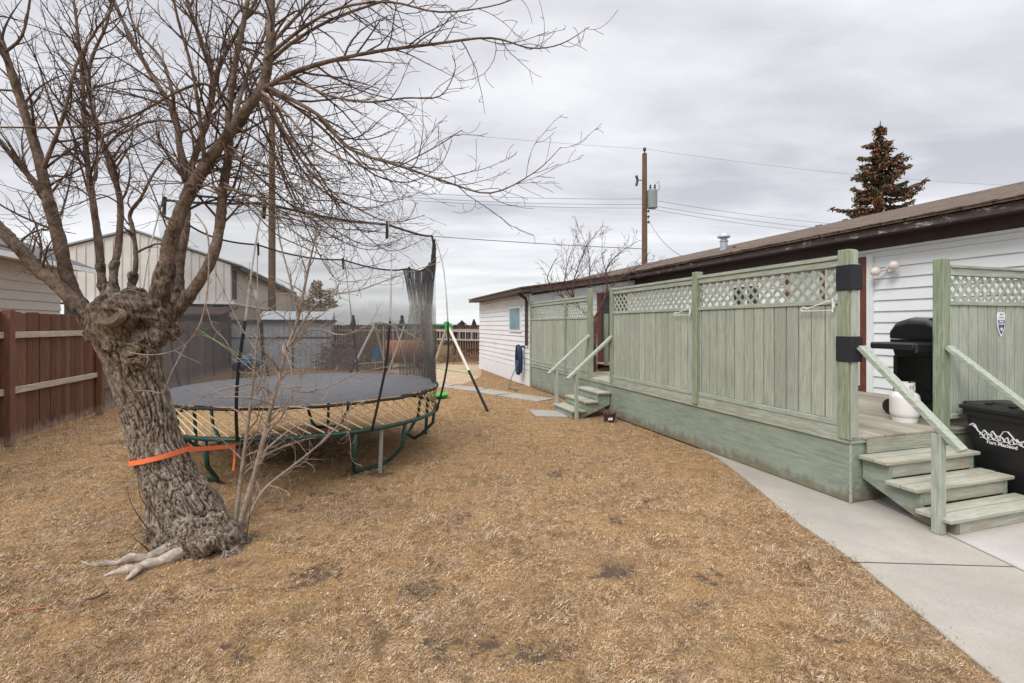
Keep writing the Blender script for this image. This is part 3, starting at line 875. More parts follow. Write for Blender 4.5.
m = MB(); m.box(DV-.02, DV+.05, 3.262, 3.284, .625, 2.35); m.box(DV+.066, DV+.088, 3.286, 3.35, .625, 2.345); m.build('post_trim', 'board_z', pc, bev=.003)
for z0 in (1.32, 1.98):
    m = MB(); m.box(DV-.045, DV+.096, 3.25, 3.405, z0, z0+.235); m.build('bumper_pad', 'black_matt', pc, bev=.004)
post(DV-.045, DV+.06, 5.37, 5.47, .60, 2.37)
post(DV-.03, DV+.06, 7.66, 7.76, .60, 2.33)
post(DV-.03, DV+.06, 8.56, 8.66, .60, 2.38); post(DV-.03, DV+.05, 9.73, 9.82, .60, 2.30); post(DV-.03, DV+.06, 12.0, 12.09, .02, 2.27)
pr = post(5.545, 5.645, 3.29, 3.39, .60, 2.33)
post(7.36, 7.45, 3.30, 3.39, .60, 2.27)
post(6.05, 6.14, 11.2, 11.29, .60, 1.95)
# right hand screen, across the deck's near end
R = random.Random(9); m = MB()
m.box(5.65, 7.36, 3.27, 3.37, 2.235, 2.265); m.box(5.65, 7.36, 3.285, 3.35, 2.16, 2.233); 
fr = m.build('screen_panel', 'green_x', deck, bev=.004)
m = MB(); m.box(5.65, 7.36, 3.285, 3.35, 1.86, 1.905); m.build('middle_rail', 'green_x', fr, bev=.004)
m = MB(); m.box(5.65, 7.36, 3.285, 3.35, .715, .765); m.build('bottom_rail', 'green_x', fr, bev=.004)
m = MB(); v_ = 5.655
while v_ < 7.34:
    w_ = R.uniform(.128, .14); m.box(v_, min(v_+w_, 7.358), 3.302, 3.328, .767, 1.858); v_ += w_+R.uniform(.012, .017)
m.build('boards', 'board_z', fr, bev=.003)
m = MB(); lattice(m, 5.652, 7.358, 1.907, 2.158, 3.305, 'v'); m.build('lattice', 'board_z', fr)
# plant hooks
for u_ in (5.50, 3.425):
    m = MB(); v_ = DV-.055
    if u_ < 4: us = 1
    else: us = 1
    uu = u_; 
    m.bar((v_, uu, 1.78), (v_, uu, 1.915), .010, .010)
    m.bar((v_, uu, 1.90), (v_, uu+.27, 1.825), .008, .008); m.bar((v_, uu, 1.80), (v_, uu+.30, 1.80), .007, .007)
    m.tube([(v_, uu+.27, 1.825), (v_, uu+.32, 1.84), (v_, uu+.345, 1.82), (v_, uu+.335, 1.80), (v_, uu+.30, 1.80)], .006, 5)
    m.bar((v_+.02, uu, 1.85), (v_, uu, 1.85), .02, .05)
    m.build('hanging_bracket', 'white_flat', deck)

# near stairs: descend toward the camera
stairs = None
tz = [.46, .305, .15]; tu = [3.28, 3.03, 2.78]
stairs = thing_part('stairs', deck)
for v_ in (4.43, 5.50):                                 # sloped stringers
    m = MB(); m.prism([(3.28,.43),(3.28,.24),(2.76,.018),(2.54,.018),(2.54,.115),(2.79,.115),(2.79,.27),(3.04,.27),(3.04,.43)], 'x', v_, v_+.04); m.build('stringer', 'skirt', stairs, bev=.003)
for i, (z, u_) in enumerate(zip(tz, tu)):
    x0, x1 = 4.37-.02*i, 5.60
    m = MB(); m.box(x0, x1, u_-.125, u_-.005, z-.032, z+.003); m.box(x0, x1, u_-.262, u_-.132, z-.032, z)
    m.build('tread', 'tread_x', stairs, bev=.005)
    m = MB(); m.box(4.475, 5.495, u_-.235, u_-.215, (.02 if i == 2 else tz[i+1]+.004), z-.034); m.build('riser', 'tread_x', stairs, bev=.002)
m = MB(); m.box(4.48, 5.54, 3.265, 3.279, .47, .598); m.build('riser', 'tread_x', stairs)
# handrails
def handrail(p, q, post_at, pv):
    m = MB(); m.bar(p, q, .09, .042); r = m.build('handrail', 'green_y', deck, bev=.004)
    m = MB(); x, y, zt = post_at; m.box(x-.04, x+.025, y-.03, y+.04, .016, zt); m.build('newel_post', 'green_z', r, bev=.004)
handrail((4.36, 3.24, 1.46), (4.36, 2.46, .70), (4.355, 2.61, .80), 0)
handrail((5.60, 3.28, 1.44), (5.60, 2.30, .60), (5.60, 2.45, .69), 0)
# far stairs: descend to the left (-v)
st2 = thing_part('stairs', deck)
for u_ in (7.76, 8.54):
    m = MB(); m.prism([(4.28,.41),(4.28,.22),(3.72,.0),(3.55,.0),(3.55,.11),(3.78,.11),(3.78,.26),(4.03,.26),(4.03,.41)], 'y', u_, u_+.04); m.build('stringer', 'skirt', st2, bev=.003)
for i, z in enumerate((.45, .30, .15)):
    v1 = 4.285-.25*i
    m = MB(); m.box(v1-.27, v1-.14, 7.72, 8.62, z-.035, z); m.box(v1-.135, v1-.005, 7.72, 8.62, z-.035, z+.002); m.build('tread', 'tread_y', st2, bev=.005)
    m = MB(); m.box(v1-.24, v1-.22, 7.80, 8.54, (.0 if i == 2 else z-.146), z-.037); m.build('riser', 'green_y', st2)
for u_ in (7.72, 8.62):
    m = MB(); m.bar((4.29, u_-.02, 1.46), (3.42, u_-.02, .72), .09, .042); r = m.build('handrail', 'green_x', deck, bev=.004)
    m = MB(); m.box(3.56, 3.62, u_-.05, u_+.01, 0, .80); m.build('newel_post', 'green_z', r, bev=.004)

# ------------------------------------------------------------------ things on and by the deck
# grill
gr = thing('gas_grill', 'black gas grill with domed lid and side shelf on the deck by the white wall', 'grill', (6.1, 3.95, .626))
gv, gu, g0 = 6.17, 3.78, .626
def rr(pts): return pts
m = MB(); prof = [(gu-.25,1.50),(gu-.27,1.56),(gu-.24,1.66),(gu-.12,1.735),(gu+.05,1.75),(gu+.2,1.70),(gu+.26,1.6),(gu+.26,1.50)]
b0 = len(m.v); n_ = len(prof)
for dv_, sc3 in ((-.30,.70),(-.285,.86),(-.25,.96),(-.18,1),(.28,1),(.35,.96),(.385,.86),(.40,.70)):
    for a_, z_ in prof: m.v.append((gv+dv_, gu+(a_-gu)*(.85+.15*sc3), 1.50+(z_-1.50)*sc3))
for i in range(7):
    for k in range(n_): m.f.append((b0+i*n_+k, b0+i*n_+(k+1) % n_, b0+(i+1)*n_+(k+1) % n_, b0+(i+1)*n_+k))
m.f.append(tuple(b0+k for k in range(n_))); m.f.append(tuple(b0+7*n_+k for k in reversed(range(n_))))
glid = ld = m.build('lid', 'grill', gr, bev=.012)
m = MB(); m.bar((gv-.2, gu-.31, 1.57), (gv+.3, gu-.31, 1.57), .025, .025); m.bar((gv-.15, gu-.26, 1.57), (gv-.15, gu-.31, 1.57), .02, .02); m.bar((gv+.25, gu-.26, 1.57), (gv+.25, gu-.31, 1.57), .02, .02); m.build('lid_handle', 'grey_plate', ld)
m = MB(); m.prism([(gu-.27,1.495),(gu-.22,1.30),(gu+.2,1.30),(gu+.26,1.495)], 'x', gv-.29, gv+.39); m.box(gv-.27, gv+.37, gu-.30, gu-.26, 1.34, 1.46); m.build('firebox', 'grill', gr, bev=.008)
for v_ in (gv-.15, gv+.05, gv+.25):
    m = MB(); m.lathe((v_, gu-.33, 1.40), [(.03,0),(.03,.03),(.025,.032)], 14, 'y'); m.build('knob', 'grey_plate', gr)
m = MB(); m.box(gv-.66, gv-.30, gu-.24, gu+.22, 1.395, 1.468); m.box(gv-.66, gv-.30, gu-.27, gu-.24, 1.36, 1.468); m.build('side_shelf', 'black', gr, bev=.015)
m = MB(); m.box(gv+.40, gv+.72, gu-.24, gu+.22, 1.42, 1.465); m.build('side_shelf', 'black', gr, bev=.015)
m = MB()
for a in (gv-.26, gv+.33):
    for b in (gu-.20, gu+.20): m.box(a-.02, a+.02, b-.02, b+.02, g0+.03, 1.31)
m.box(gv-.24, gv+.31, gu+.185, gu+.2, g0+.12, 1.30); m.box(gv-.28, gv+.35, gu-.22, gu+.22, g0+.10, g0+.125)
m.box(gv-.24, gv-.1, gu-.215, gu-.2, g0+.45, 1.30)
m.box(gv-.1, gv+.31, gu-.21, gu-.195, g0+.25, 1.30)
m.build('cart', 'black', gr)
m = MB(); m.box(gv-.22, gv-.05, gu-.222, gu-.212, .98, 1.18); m.build('rating_plate', 'grey_plate', gr)
for b in (gu-.22, gu+.22):
    m = MB(); m.lathe((gv-.31, b, g0+.09), [(.03,-.02),(.09,-.02),(.09,.02),(.03,.02)], 20, 'x')
    m.build('wheel', 'black', gr)
# tank
tk = thing('propane_tank', 'white propane tank with collar handle standing on deck boards before the grill', 'gas tank', (5.56, 3.66, .626))
c = (5.56, 3.66, .626)
c = (c[0], c[1], c[2]); m = MB(); m.lathe(c, [(.05,.04),(.10,.045),(.118,.055),(.127,.072),(.131,.09),(.132,.1),(.132,.17),(.132,.25),(.131,.26),(.126,.28),(.115,.298),(.098,.312),(.06,.325)], 28); m.build('tank_body', 'tank', tk, smooth=True)
m = MB(); m.lathe(c, [(.11,0),(.115,.05),(.105,.055),(.10,.0)], 24); m.build('foot_ring', 'tank', tk)
m = MB(); R_ = .088
for k in range(24):
    a0 = 2*PI*k/24; a1 = 2*PI*(k+1)/24
    zs = [(.31, .35), (.39, .42)] if k % 8 in (0, 1, 2, 3) else [(.31, .42)]
    for z0, z1 in zs:
        q = []
        for rr_ in (R_, R_-.008):
            for a_ in (a0, a1): q.append((rr_*math.cos(a_), rr_*math.sin(a_)))
        m.prism([(c[0]+q[0][0], c[1]+q[0][1]), (c[0]+q[1][0], c[1]+q[1][1]), (c[0]+q[3][0], c[1]+q[3][1]), (c[0]+q[2][0], c[1]+q[2][1])], 'z', c[2]+z0, c[2]+z1)
m.build('collar', 'tank', tk)
m = MB(); m.lathe((c[0], c[1], c[2]+.325), [(.02,0),(.02,.05),(.035,.05),(.035,.075),(.01,.08)], 12); m.build('valve', 'grey_plate', tk)

m = MB(); m.tube([tuple(q) for q in catmull_([(5.56,3.66,1.0),(5.62,3.62,1.06),(5.74,3.60,1.02),(5.86,3.6,.92),(5.98,3.62,1.05),(6.05,3.62,1.3)], 5)], .009, 6); m.build('gas_hose', 'black', gr, smooth=True)
m = MB(); m.lathe((gv+.05, gu-.262, 1.62), [(.035,0),(.035,.012),(.028,.014)], 16, 'y'); m.build('thermometer', 'grey_plate', glid)
# wheeled bin, turned a little against the deck
yawb = A-math.radians(9.4)
bn = bpy.data.objects.new('wheeled_bin', None); COL.objects.link(bn); bw = H(5.68, 3.235); bn.location = (bw.x, bw.y, .018)
bn.rotation_euler = (0, 0, math.radians(8)); BASE[bn.name] = Vector((0,0,0))
tag(bn, 'large black wheeled garbage bin with white town logo beside the steps', 'bin')
# local: x to the right from the left face, y toward back (0 = back), front at -0.9
m = MB(); n0 = len(m.v)
W_, D_, HB = .70, .86, .80
def ringpts(ins, z, r=.07):
    x0, x1, y0, y1 = ins, W_-ins, -D_+ins, -ins
    pts = []
    for cx_, cy_, a0 in ((x1-r, y1-r, 0), (x0+r, y1-r, PI/2), (x0+r, y0+r, PI), (x1-r, y0+r, 3*PI/2)):
        for k in range(5):
            a = a0+PI/2*k/4; pts.append((cx_+r*math.cos(a), cy_+r*math.sin(a), z))
    return pts
def loft(m, rings):
    b = len(m.v); n = len(rings[0])
    for r_ in rings: m.v += r_
    for i in range(len(rings)-1):
        for k in range(n): m.f.append((b+i*n+k, b+i*n+(k+1) % n, b+(i+1)*n+(k+1) % n, b+(i+1)*n+k))
    m.f.append(tuple(b+k for k in reversed(range(n)))); m.f.append(tuple(b+(len(rings)-1)*n+k for k in range(n)))
loft(m, [ringpts(.08,.05), ringpts(.075,.07), ringpts(.02,.74), ringpts(.018,.76), ringpts(-.005,.765), ringpts(-.005,.815)])
body = m.build('bin_body', 'black', bn)
m = MB()
loft(m, [ringpts(-.02,.82,.06), ringpts(-.022,.85,.06), ringpts(.03,.875,.06), ringpts(.10,.885,.08), ringpts(.14,.905,.05), ringpts(.2,.91,.05)])
for y in (-.2, -.4, -.6): m.box(.06, W_-.06, y-.02, y+.02, .872, .895)
m.build('lid', 'black', bn)
m = MB(); m.tube([(.1, .03, .86), (W_-.1, .03, .86)], .02, 8); m.build('handle', 'black', bn)
for x in (-.0, W_-.06):
    m = MB(); m.lathe((x+.01, -.12, .13), [(.02,0),(.13,0),(.13,.05),(.02,.05)], 22, 'x'); m.build('wheel', 'black_matt', bn)
# logo on the left face (plane slants slightly)
def lface(y, z):
    y = -.08-(abs(y)-.06)*.78; return Vector((.02+(.74-z)*.055/.67+.0 - .006, y, z))
m = MB()
def stroke(pts, w_):
    for a, b in zip(pts[:-1], pts[1:]): m.bar(lface(*a), lface(*b), .004, w_, up=(1, 0, 0))
mt = [(-.06,.665),(-.09,.685),(-.12,.675),(-.15,.62),(-.19,.60),(-.22,.64),(-.25,.615),(-.28,.60),(-.31,.645),(-.34,.61),(-.38,.60),(-.43,.66),(-.47,.665),(-.54,.60),(-.60,.585),(-.68,.62),(-.74,.60)]
stroke(mt, .012); stroke([(-.06,.665),(-.10,.668),(-.13,.645)], .016)
R = random.Random(21); pts = []
for k in range(34):
    a = k/33; pts.append((-.17-.50*a+.010*math.sin(k*2.2), .585+.028*math.sin(k*1.75)-.0*a))
stroke(pts, .011)
pts = [(-.17-.50*k/20, .56+.008*math.sin(k*1.3)) for k in range(21)]; stroke(pts, .009)
lg = m.build('town_logo', 'white_print', bn)
xf = Matrix.Translation(lface(-.40, .518)+Vector((-.002, 0, 0))) @ Matrix.Rotation(-PI/2, 4, 'Z') @ Matrix.Rotation(PI/2, 4, 'X')
text_mesh('Fort Macleod', .046, xf, 'lettering', 'white_print', lg)

# shield sign on the right screen
sg = thing('security_sign', 'small white and purple shield shaped security sign on the green boards', 'sign', (6.43, 3.298, 1.7))
def shield(s_, z_top, z_bot, zc=1.68, vc=6.43, zcut=None):
    hw, top, bot = .062*s_, zc+.115*s_, zc-.145*s_
    pts = []
    zs = [bot+(top-bot)*k/20 for k in range(21)]
    def hwz(z):
        f = (z-bot)/(top-bot)
        return hw*(min(1, math.sin(min(1, f/.62)*PI/2)**.8)) if f < .62 else hw*(1 if f < .9 else 1-(f-.9)*3.2)
    zs = [z for z in zs if z_bot <= z <= z_top]
    return [(vc+hwz(z), z) for z in zs]+[(vc-hwz(z), z) for z in reversed(zs)]
pl = shield(1.0, 9, -9); m = MB(); m.prism(pl, 'y', 3.290, 3.296); pb = m.build('sign_board', 'white_print', sg)
m = MB(); m.prism(shield(.84, 1.715, -9, zc=1.683), 'y', 3.287, 3.2895); m.build('purple_field', 'purple', pb)
def sxf(v, z): return Matrix.Translation((v, 3.2865, z)) @ Matrix.Rotation(PI/2, 4, 'X')
text_mesh('TELUS', .024, Matrix.Translation((0,-.0,0)) @ sxf(6.43, 1.765), 'lettering', 'grey_print', pb)
text_mesh('PROTECTED', .016, sxf(6.43, 1.735), 'lettering', 'grey_print', pb)
text_mesh('SMART', .025, sxf(6.43, 1.688), 'lettering', 'white_print', pb)
text_mesh('SECURITY', .021, sxf(6.43, 1.663), 'lettering', 'white_print', pb)
m = MB(); m.ring((6.43, 3.2862, 1.615), .016, .003, 20, 5, 'y'); m.bar((6.43,3.2862,1.60), (6.43,3.2862,1.63), .004, .004); m.build('emblem', 'white_print', pb)

# garden hose on the wall
hs = thing('garden_hose', 'coiled navy garden hose hanging on the white wall by the downspout', 'hose', (4.24, 12.62, 0))
m = MB(); R = random.Random(4)
for k in range(9):
    off = R.uniform(-.05, .05); pts = []
    sc2 = R.uniform(.85, 1.05)
    for j in range(19):
        a = 2*PI*j/18; pts.append((4.225-abs(off)*2.6-.02, 12.60+off+.13*sc2*math.cos(a), .70+.40*sc2*math.sin(a)))
    m.tube(pts, .019, 6)
m.build('hose_coil', 'hose', hs, smooth=True)
m = MB(); m.tube([(4.2, 12.65, .9), (4.1, 12.6, .6), (3.85, 12.35, .25), (3.7, 12.1, .05), (3.6, 11.8, .025), (3.75, 11.5, .025), (3.6, 11.3, .025)], .012, 6); m.build('hose_tail', 'teal', hs, smooth=True)
m = MB(); m.box(4.2, 4.30, 12.54, 12.66, 1.04, 1.09); m.build('hose_hanger', 'brown', hs)

# pot
pv, pu = 4.05, 7.36
pt = thing('plant_pot', 'brown plastic pot of dead stems on the grass against the deck skirt', 'plant pot', (pv, pu, 0))
m = MB(); m.lathe((pv, pu, -.01), [(.085,0),(.11,.15),(.12,.15),(.12,.17),(.105,.17),(.10,.14)], 18); m.build('pot', 'pot', pt)
m = MB(); m.box(pv-.08, pv-.0, pu-.115, pu-.108, .05, .09); m.build('pot_tag', 'white_print', pt)
m = MB(); R = random.Random(8)
for k in range(26):
    a = R.random()*2*PI; l = R.uniform(.12, .3); el = R.uniform(.1, 1.2)
    p0 = Vector((pv+.05*math.cos(a), pu+.05*math.sin(a), .14)); d = Vector((math.cos(a)*math.cos(el), math.sin(a)*math.cos(el), math.sin(el)))
    m.tube([p0, p0+d*l*.5, p0+d*l+Vector((0,0,-.03))], [.004,.0035,.002], 4)
m.build('dead_stems', 'brush', pt)

# ------------------------------------------------------------------ left board fence
LV = -4.68
fc = thing('board_fence', 'red brown vertical board fence with bleached rails along the left side', 'fence', (LV, 9, 0))
m = MB(); R = random.Random(31); u_ = 5.0
while u_ < 10.8:
    w_ = R.uniform(.125, .14); o_ = R.uniform(-.006, .006)
    m.box(LV-.03+o_, LV-.012+o_, u_, u_+w_, .03+R.uniform(0, .03), 1.84+R.uniform(-.015, .015)); u_ += w_+R.uniform(.002, .012)
m.build('boards', 'fence', fc, bev=.003)
for z in (1.52, .74):
    m = MB(); m.box(LV-.008, LV+.032, 5.0, 8.3, z-.045, z+.045); m.box(LV-.008, LV+.032, 8.42, 10.72, z-.045, z+.045); m.build('rail', 'rail_grey', fc, bev=.004)
for u_ in (5.6, 8.36, 10.78):
    m = MB(); m.box(LV-.008, LV+.09, u_-.055, u_+.055, 0, 1.87); m.build('post', 'fence', fc, bev=.004)
# further fence, greyer
fb = thing('weathered_fence', 'old grey brown board fence running on behind the trampoline', 'fence', (LV, 15, 0))
m = MB(); u_ = 10.9
while u_ < 19.9:
    w_ = R.uniform(.13, .145); o_ = R.uniform(-.006, .006)
    m.box(LV-.03+o_, LV-.012+o_, u_, u_+w_, .02, 1.75+R.uniform(-.03, .03)); u_ += w_+R.uniform(.004, .014)
m.build('boards', 'fence_grey', fb)
for z in (1.55, .5):
    m = MB(); m.box(LV-.008, LV+.03, 10.9, 19.9, z-.045, z+.045); m.build('rail', 'fence_grey', fb)
for u_ in (13.2, 15.6, 18.0):
    m = MB(); m.box(LV-.008, LV+.08, u_-.05, u_+.05, 0, 1.75); m.build('post', 'fence_grey', fb)
# weeds at the fence foot
m = MB()
for k in range(420):
    u_ = R.uniform(5.5, 10.8); v_ = LV+R.uniform(.02, .16); l = R.uniform(.06, .2)
    p0 = Vector((v_, u_, 0)); m.tri(p0+Vector((0,-.004,0)), p0+Vector((0,.004,0)), p0+Vector((R.uniform(-.06,.1), R.uniform(-.06,.06), l)))
o = m.build('dry_weeds', 'blades', None, fix=False); o.rotation_euler = (0,0,A); tag(o, 'dry pale weeds along the foot of the red brown fence', 'weeds', kind='stuff')

# far picket fence
FU = 22.3
ff = thing('picket_fence', 'dark brown slatted fence across the far end of the yard', 'fence', (0, FU, 0))
m = MB(); v_ = -4.6
while v_ < 7.4:
    m.box(v_, v_+.105, FU, FU+.02, .05, 1.66+R.uniform(-.02, .02)); v_ += .122
m.build('boards', 'fence_far', ff)
m = MB(); m.box(-4.6, 7.4, FU-.04, FU-.002, 1.38, 1.47); m.build('rail', 'rail_grey', ff)
m = MB(); m.box(-4.6, 7.4, FU-.04, FU-.002, .45, .54); m.build('rail', 'fence_far', ff)
for v_ in (-3, -.6, 1.8, 4.2, 6.6):
    m = MB(); m.box(v_-.05, v_+.05, FU+.021, FU+.12, 0, 1.68); m.build('post', 'fence_far', ff)
# ladder hung on it
lv0, lv1 = 3.3, 6.2
ld = thing('ladder', 'aluminium ladder hung sideways on the far slatted fence', 'ladder', (lv0, FU-.1, 1.1))
for dz in (0, .40):
    m = MB(); m.bar((lv0, FU-.08, 1.0+dz), (lv1, FU-.08, .92+dz), .03, .07); m.build('side_rail', 'ladder', ld)
k = 0; vv = lv0+.15
while vv < lv1:
    z_ = 1.0-(vv-lv0)*.0276; m = MB(); m.tube([(vv, FU-.08, z_), (vv, FU-.08, z_+.40)], .024, 6); m.build('rung', 'ladder', ld); vv += .3
# clutter below the far fence
def brush_pile(name, label, cx_, cy_, rx, ry, h, n, seed, cat='brush pile', mat='brush', kind='stuff'):
    R = random.Random(seed); m = MB()
    for k in range(n):
        a = R.random()*2*PI; r_ = math.sqrt(R.random()); x = cx_+rx*r_*math.cos(a); y = cy_+ry*r_*math.sin(a)
        z = R.uniform(0, h*(1-r_*r_*.7)); d = Vector((R.uniform(-1,1), R.uniform(-1,1), R.uniform(-.2,.6))).normalized()*R.uniform(.15, .5)
        p = Vector((x, y, z+.02)); q = p+d; q.z = max(.02, q.z); mid = (p+q)/2+Vector((R.uniform(-.05,.05),)*3); mid.z = max(.02, mid.z)
        m.tube([p, mid, q], [.010,.008,.004], 4, cap=False)
    return tag(m.build(name, mat, fix=False), label, cat, kind=kind)
c = P(455,360,20.5); brush_pile('brush_pile', 'heap of dry brown brush below the ladder', c.x, c.y, 1.9, .6, .55, 500, 3)
c = P(352,358,18.0); brush_pile('brush_pile', 'tangled brush heap between the pale shed and the rusty drum', c.x, c.y, 1.4, .8, 1.35, 900, 4)
c = P(372,362,19.0); brush_pile('brush_pile', 'dark low brush heap at the foot of the far fence beside the rusty drum', c.x-.2, c.y+1.6, 2.0, .7, 1.5, 1100, 14)
c = P(338,362,19.5); wp = thing('lumber_stack', 'stack of weathered boards between the pale shed and the brush', 'lumber stack', (c.x, c.y, 0), house=False)
Rw = random.Random(6)
for k in range(11):
    for j in range(2):
        m = MB(); x_ = c.x+Rw.uniform(-.1, .1); m.box(x_-.8, x_+.8, c.y+j*.24+.0, c.y+j*.24+.2, .03+k*.085, .10+k*.085); m.build('plank', ('rail_grey', 'fence_far', 'cardboard')[Rw.randrange(3)], wp)
c = H(4.1, 21.6); bx = thing('wooden_box', 'tan wooden box standing below the hung ladder', 'box', (3.55, 21.5, 0))
m = MB(); m.box(3.3, 3.85, 21.4, 21.9, 0, .82); m.build('box_body', 'cardboard', bx, bev=.01)
m = MB(); m.box(3.27, 3.88, 21.36, 21.94, .82, .87); m.build('box_lid', 'fence_far', bx)

# pale metal shed
SU = 20.0
sh = thing('metal_shed', 'low pale blue grey metal shed behind the trampoline', 'shed', (-2.9, SU, 0))
m = MB(); m.box(-4.6, -1.15, SU, SU+2.4, 0, 1.78); v_ = -4.58
while v_ < -1.2: m.box(v_, v_+.035, SU-.018, SU, .05, 1.76); v_ += .19
sb = m.build('wall', 'shed', sh)
m = MB()
for v_ in (-3.6, -2.55): m.box(v_, v_+.05, SU-.03, SU-.018, .05, 1.76)
m.box(-4.6, -1.15, SU-.032, SU-.02, 1.16, 1.2); m.build('door_frame', 'brown', sh)
m = MB(); m.box(-4.7, -1.05, SU-.12, SU+2.5, 1.78, 1.86); m.build('eave', 'brown', sh)
m = MB(); m.prism([(SU-.14,1.862),(SU+1.2,2.22),(SU+2.52,1.862)], 'x', -3.75, -1.1); m.build('roof', 'shed_roof', sh, bev=.02)

# orange brown thing, blue bucket, other bits
c = P(405,353,18.5); oc = toH(c.x, c.y)
ob = thing("steel_drum", "rusty orange steel drum lying on a frame by the far fence", "drum", (oc[0], oc[1], 0))
m = MB(); m.lathe((oc[0]-.75, oc[1], .66), [(.38,0),(.42,.02),(.42,.5),(.435,.52),(.42,.54),(.42,.98),(.435,1.0),(.42,1.02),(.42,1.45),(.38,1.47)], 26, 'x'); m.build('drum_shell', 'orangebrown', ob)
for dv_ in (-.5, .5):
    m = MB(); m.bar((oc[0]+dv_, oc[1]-.4, .02), (oc[0]+dv_, oc[1]+.1, .34), .06, .06); m.bar((oc[0]+dv_, oc[1]+.4, .02), (oc[0]+dv_, oc[1]-.1, .34), .06, .06); m.build('cradle_leg', 'brown', ob)
c = P(377,356,17.5); bk = thing('bucket', 'small blue plastic bucket on a stump beyond the swing set', 'bucket', (c.x, c.y, .45), house=False)
m = MB(); m.lathe((c.x, c.y, .45), [(.12,0),(.16,.33),(.17,.33),(.17,.36),(.15,.36),(.145,.3)], 18); m.build('bucket_body', 'blue_toy', bk)
m = MB(); m.ring((c.x, c.y, .78), .16, .006, 20, 5, 'y'); m.build('bail', 'black', bk)
sp = MB(); sp.lathe((c.x, c.y, 0), [(.24,-.02),(.22,.05),(.2,.449)], 12); tag(sp.build('stump', 'limb'), 'short round stump carrying the blue bucket', 'stump')
c = P(246,363,14.0); tb = thing('toy_truck', 'blue plastic toy standing by the old fence seen through the net', 'toy', (c.x, c.y, 0), house=False)
m = MB(); m.box(c.x-.3, c.x+.3, c.y-.15, c.y+.15, .45, .62); m.box(c.x-.05, c.x+.25, c.y-.13, c.y+.13, .62, .78); m.build('toy_body', 'blue_toy', tb, bev=.03)
for a in (-.2, .2):
    m = MB(); m.lathe((c.x+a, c.y-.18, .44), [(.03,0),(.12,0),(.12,.36),(.03,.36)], 16, 'y'); m.build('wheel', 'black', tb)
m = MB(); m.box(c.x-.32, c.x+.32, c.y-.2, c.y+.2, 0, .315)
o = m.build('crate', 'cardboard', bev=.01); tag(o, 'brown wooden crate under the blue toy behind the trampoline', 'crate')
c = P(441,398,10.9)
m = MB(); m.lathe((c.x-.05, c.y, .02), [(.08,0),(.20,.02),(.23,.07),(.22,.085),(.10,.05)], 22); o = m.build('saucer_sled', 'lime', smooth=True); tag(o, 'bright green plastic saucer lying on the grass beside the trampoline', 'toy')

# swing set
sw = thing('swing_set', 'small green and cream swing set with a-frame legs beyond the trampoline', 'swing set', (-1.4, 10.2, 0), house=False)
T1 = Vector((-1.36, 10.15, 1.655)); T2 = Vector((-3.4, 11.9, 1.67))
f1 = Vector((-.46, 9.16, 0)); f2 = Vector((-2.1, 11.5, 0))
m = MB(); m.tube([T1, T2], .028, 8); m.build('top_bar', 'swing_green', sw)
def leg(top, foot, nm='leg'):
    mid = top.lerp(foot, .55)
    m = MB(); m.tube([top, mid], .030, 8); a = m.build('leg', 'swing_white', sw)
    m = MB(); m.tube([mid, foot], .028, 8); m.build('leg_sleeve', 'black_matt', a)
leg(T1, f1); leg(T1, f2)
g1 = T2+Vector((-.75, -.35, -1.67)); g2 = T2+Vector((.15, 1.0, -1.67)); leg(T2, g1); leg(T2, g2)
m = MB(); m.tube([T1.lerp(f1, .58), T1.lerp(f2, .58)], .016, 6); m.build('cross_brace', 'swing_pale', sw)
m = MB(); m.tube([T2.lerp(g1, .58), T2.lerp(g2, .58)], .016, 6); m.build('cross_brace', 'swing_pale', sw)
m = MB(); m.lathe(T1+Vector((0,0,-.06)), [(.05,0),(.06,.03),(.06,.1),(.04,.12)], 10); m.box(T1.x-.05, T1.x+.09, T1.y-.05, T1.y+.05, T1.z-.10, T1.z+.03); m.build('corner_bracket', 'lime', sw)
d = (T2-T1)
for t0 in (.28, .55, .72):
    a = T1+d*t0; b = T1+d*(t0+.14)
    m = MB()
    if t0 == .55: m.tube([a, a+Vector((-.35,-.15,-1.1))], .02, 6); m.tube([b, b+Vector((.25,.2,-1.1))], .02, 6)
    else: m.tube([a, a+Vector((0,0,-1.15))], .010, 5); m.tube([b, b+Vector((0,0,-1.15))], .010, 5)
    h = m.build('swing_rope', 'swing_white', sw)
    m = MB(); p = a+Vector((0,0,-1.16)); q = b+Vector((0,0,-1.16)); m.bar(p, q, .18, .03); m.build('swing_seat', 'orangebrown', h, bev=.005)

# ------------------------------------------------------------------ neighbours
nb1 = thing('neighbour_house', 'beige sided neighbour house with low grey roof over the left fence', 'house', (-7, 10, 0))
m = MB(); siding_u(m, -7.0, 4, 14.4, 0, 3.02, .2, .014, sgn=1); m.box(-13, -7.1, 4, 4.1, 0, 3.02); m.box(-13, -7.0, 14.3, 14.4, 0, 3.02); m.box(-13.1, -13, 4, 14.4, 0, 3.02)
m.prism([(-13.1,3.02),(-7,3.02),(-10.05,4.3)], 'y', 14.3, 14.39)
m.build('wall', 'beige_siding', nb1)
m = MB(); m.prism([(-6.5,3.10),(-10.05,4.58),(-13.6,3.1),(-13.6,3.06),(-10.05,4.53),(-6.5,3.06)], 'y', 3.6, 14.9); m.build('roof', 'shingle_grey', nb1)
m = MB(); m.box(-6.52, -6.48, 3.6, 14.9, 2.97, 3.08); m.box(-7.0, -6.52, 3.6, 14.9, 3.02, 3.04); m.build('gutter', 'white_flat', nb1)
nb2 = thing('workshop', 'tall pale ribbed metal workshop with shallow gable rising behind the pruned tree', 'workshop', (-10, 23, 0))
XV, XU = -5.35, 23.1
E_ = 4.22; PV = -8.85; PZ = 5.46; LVv = -12.35
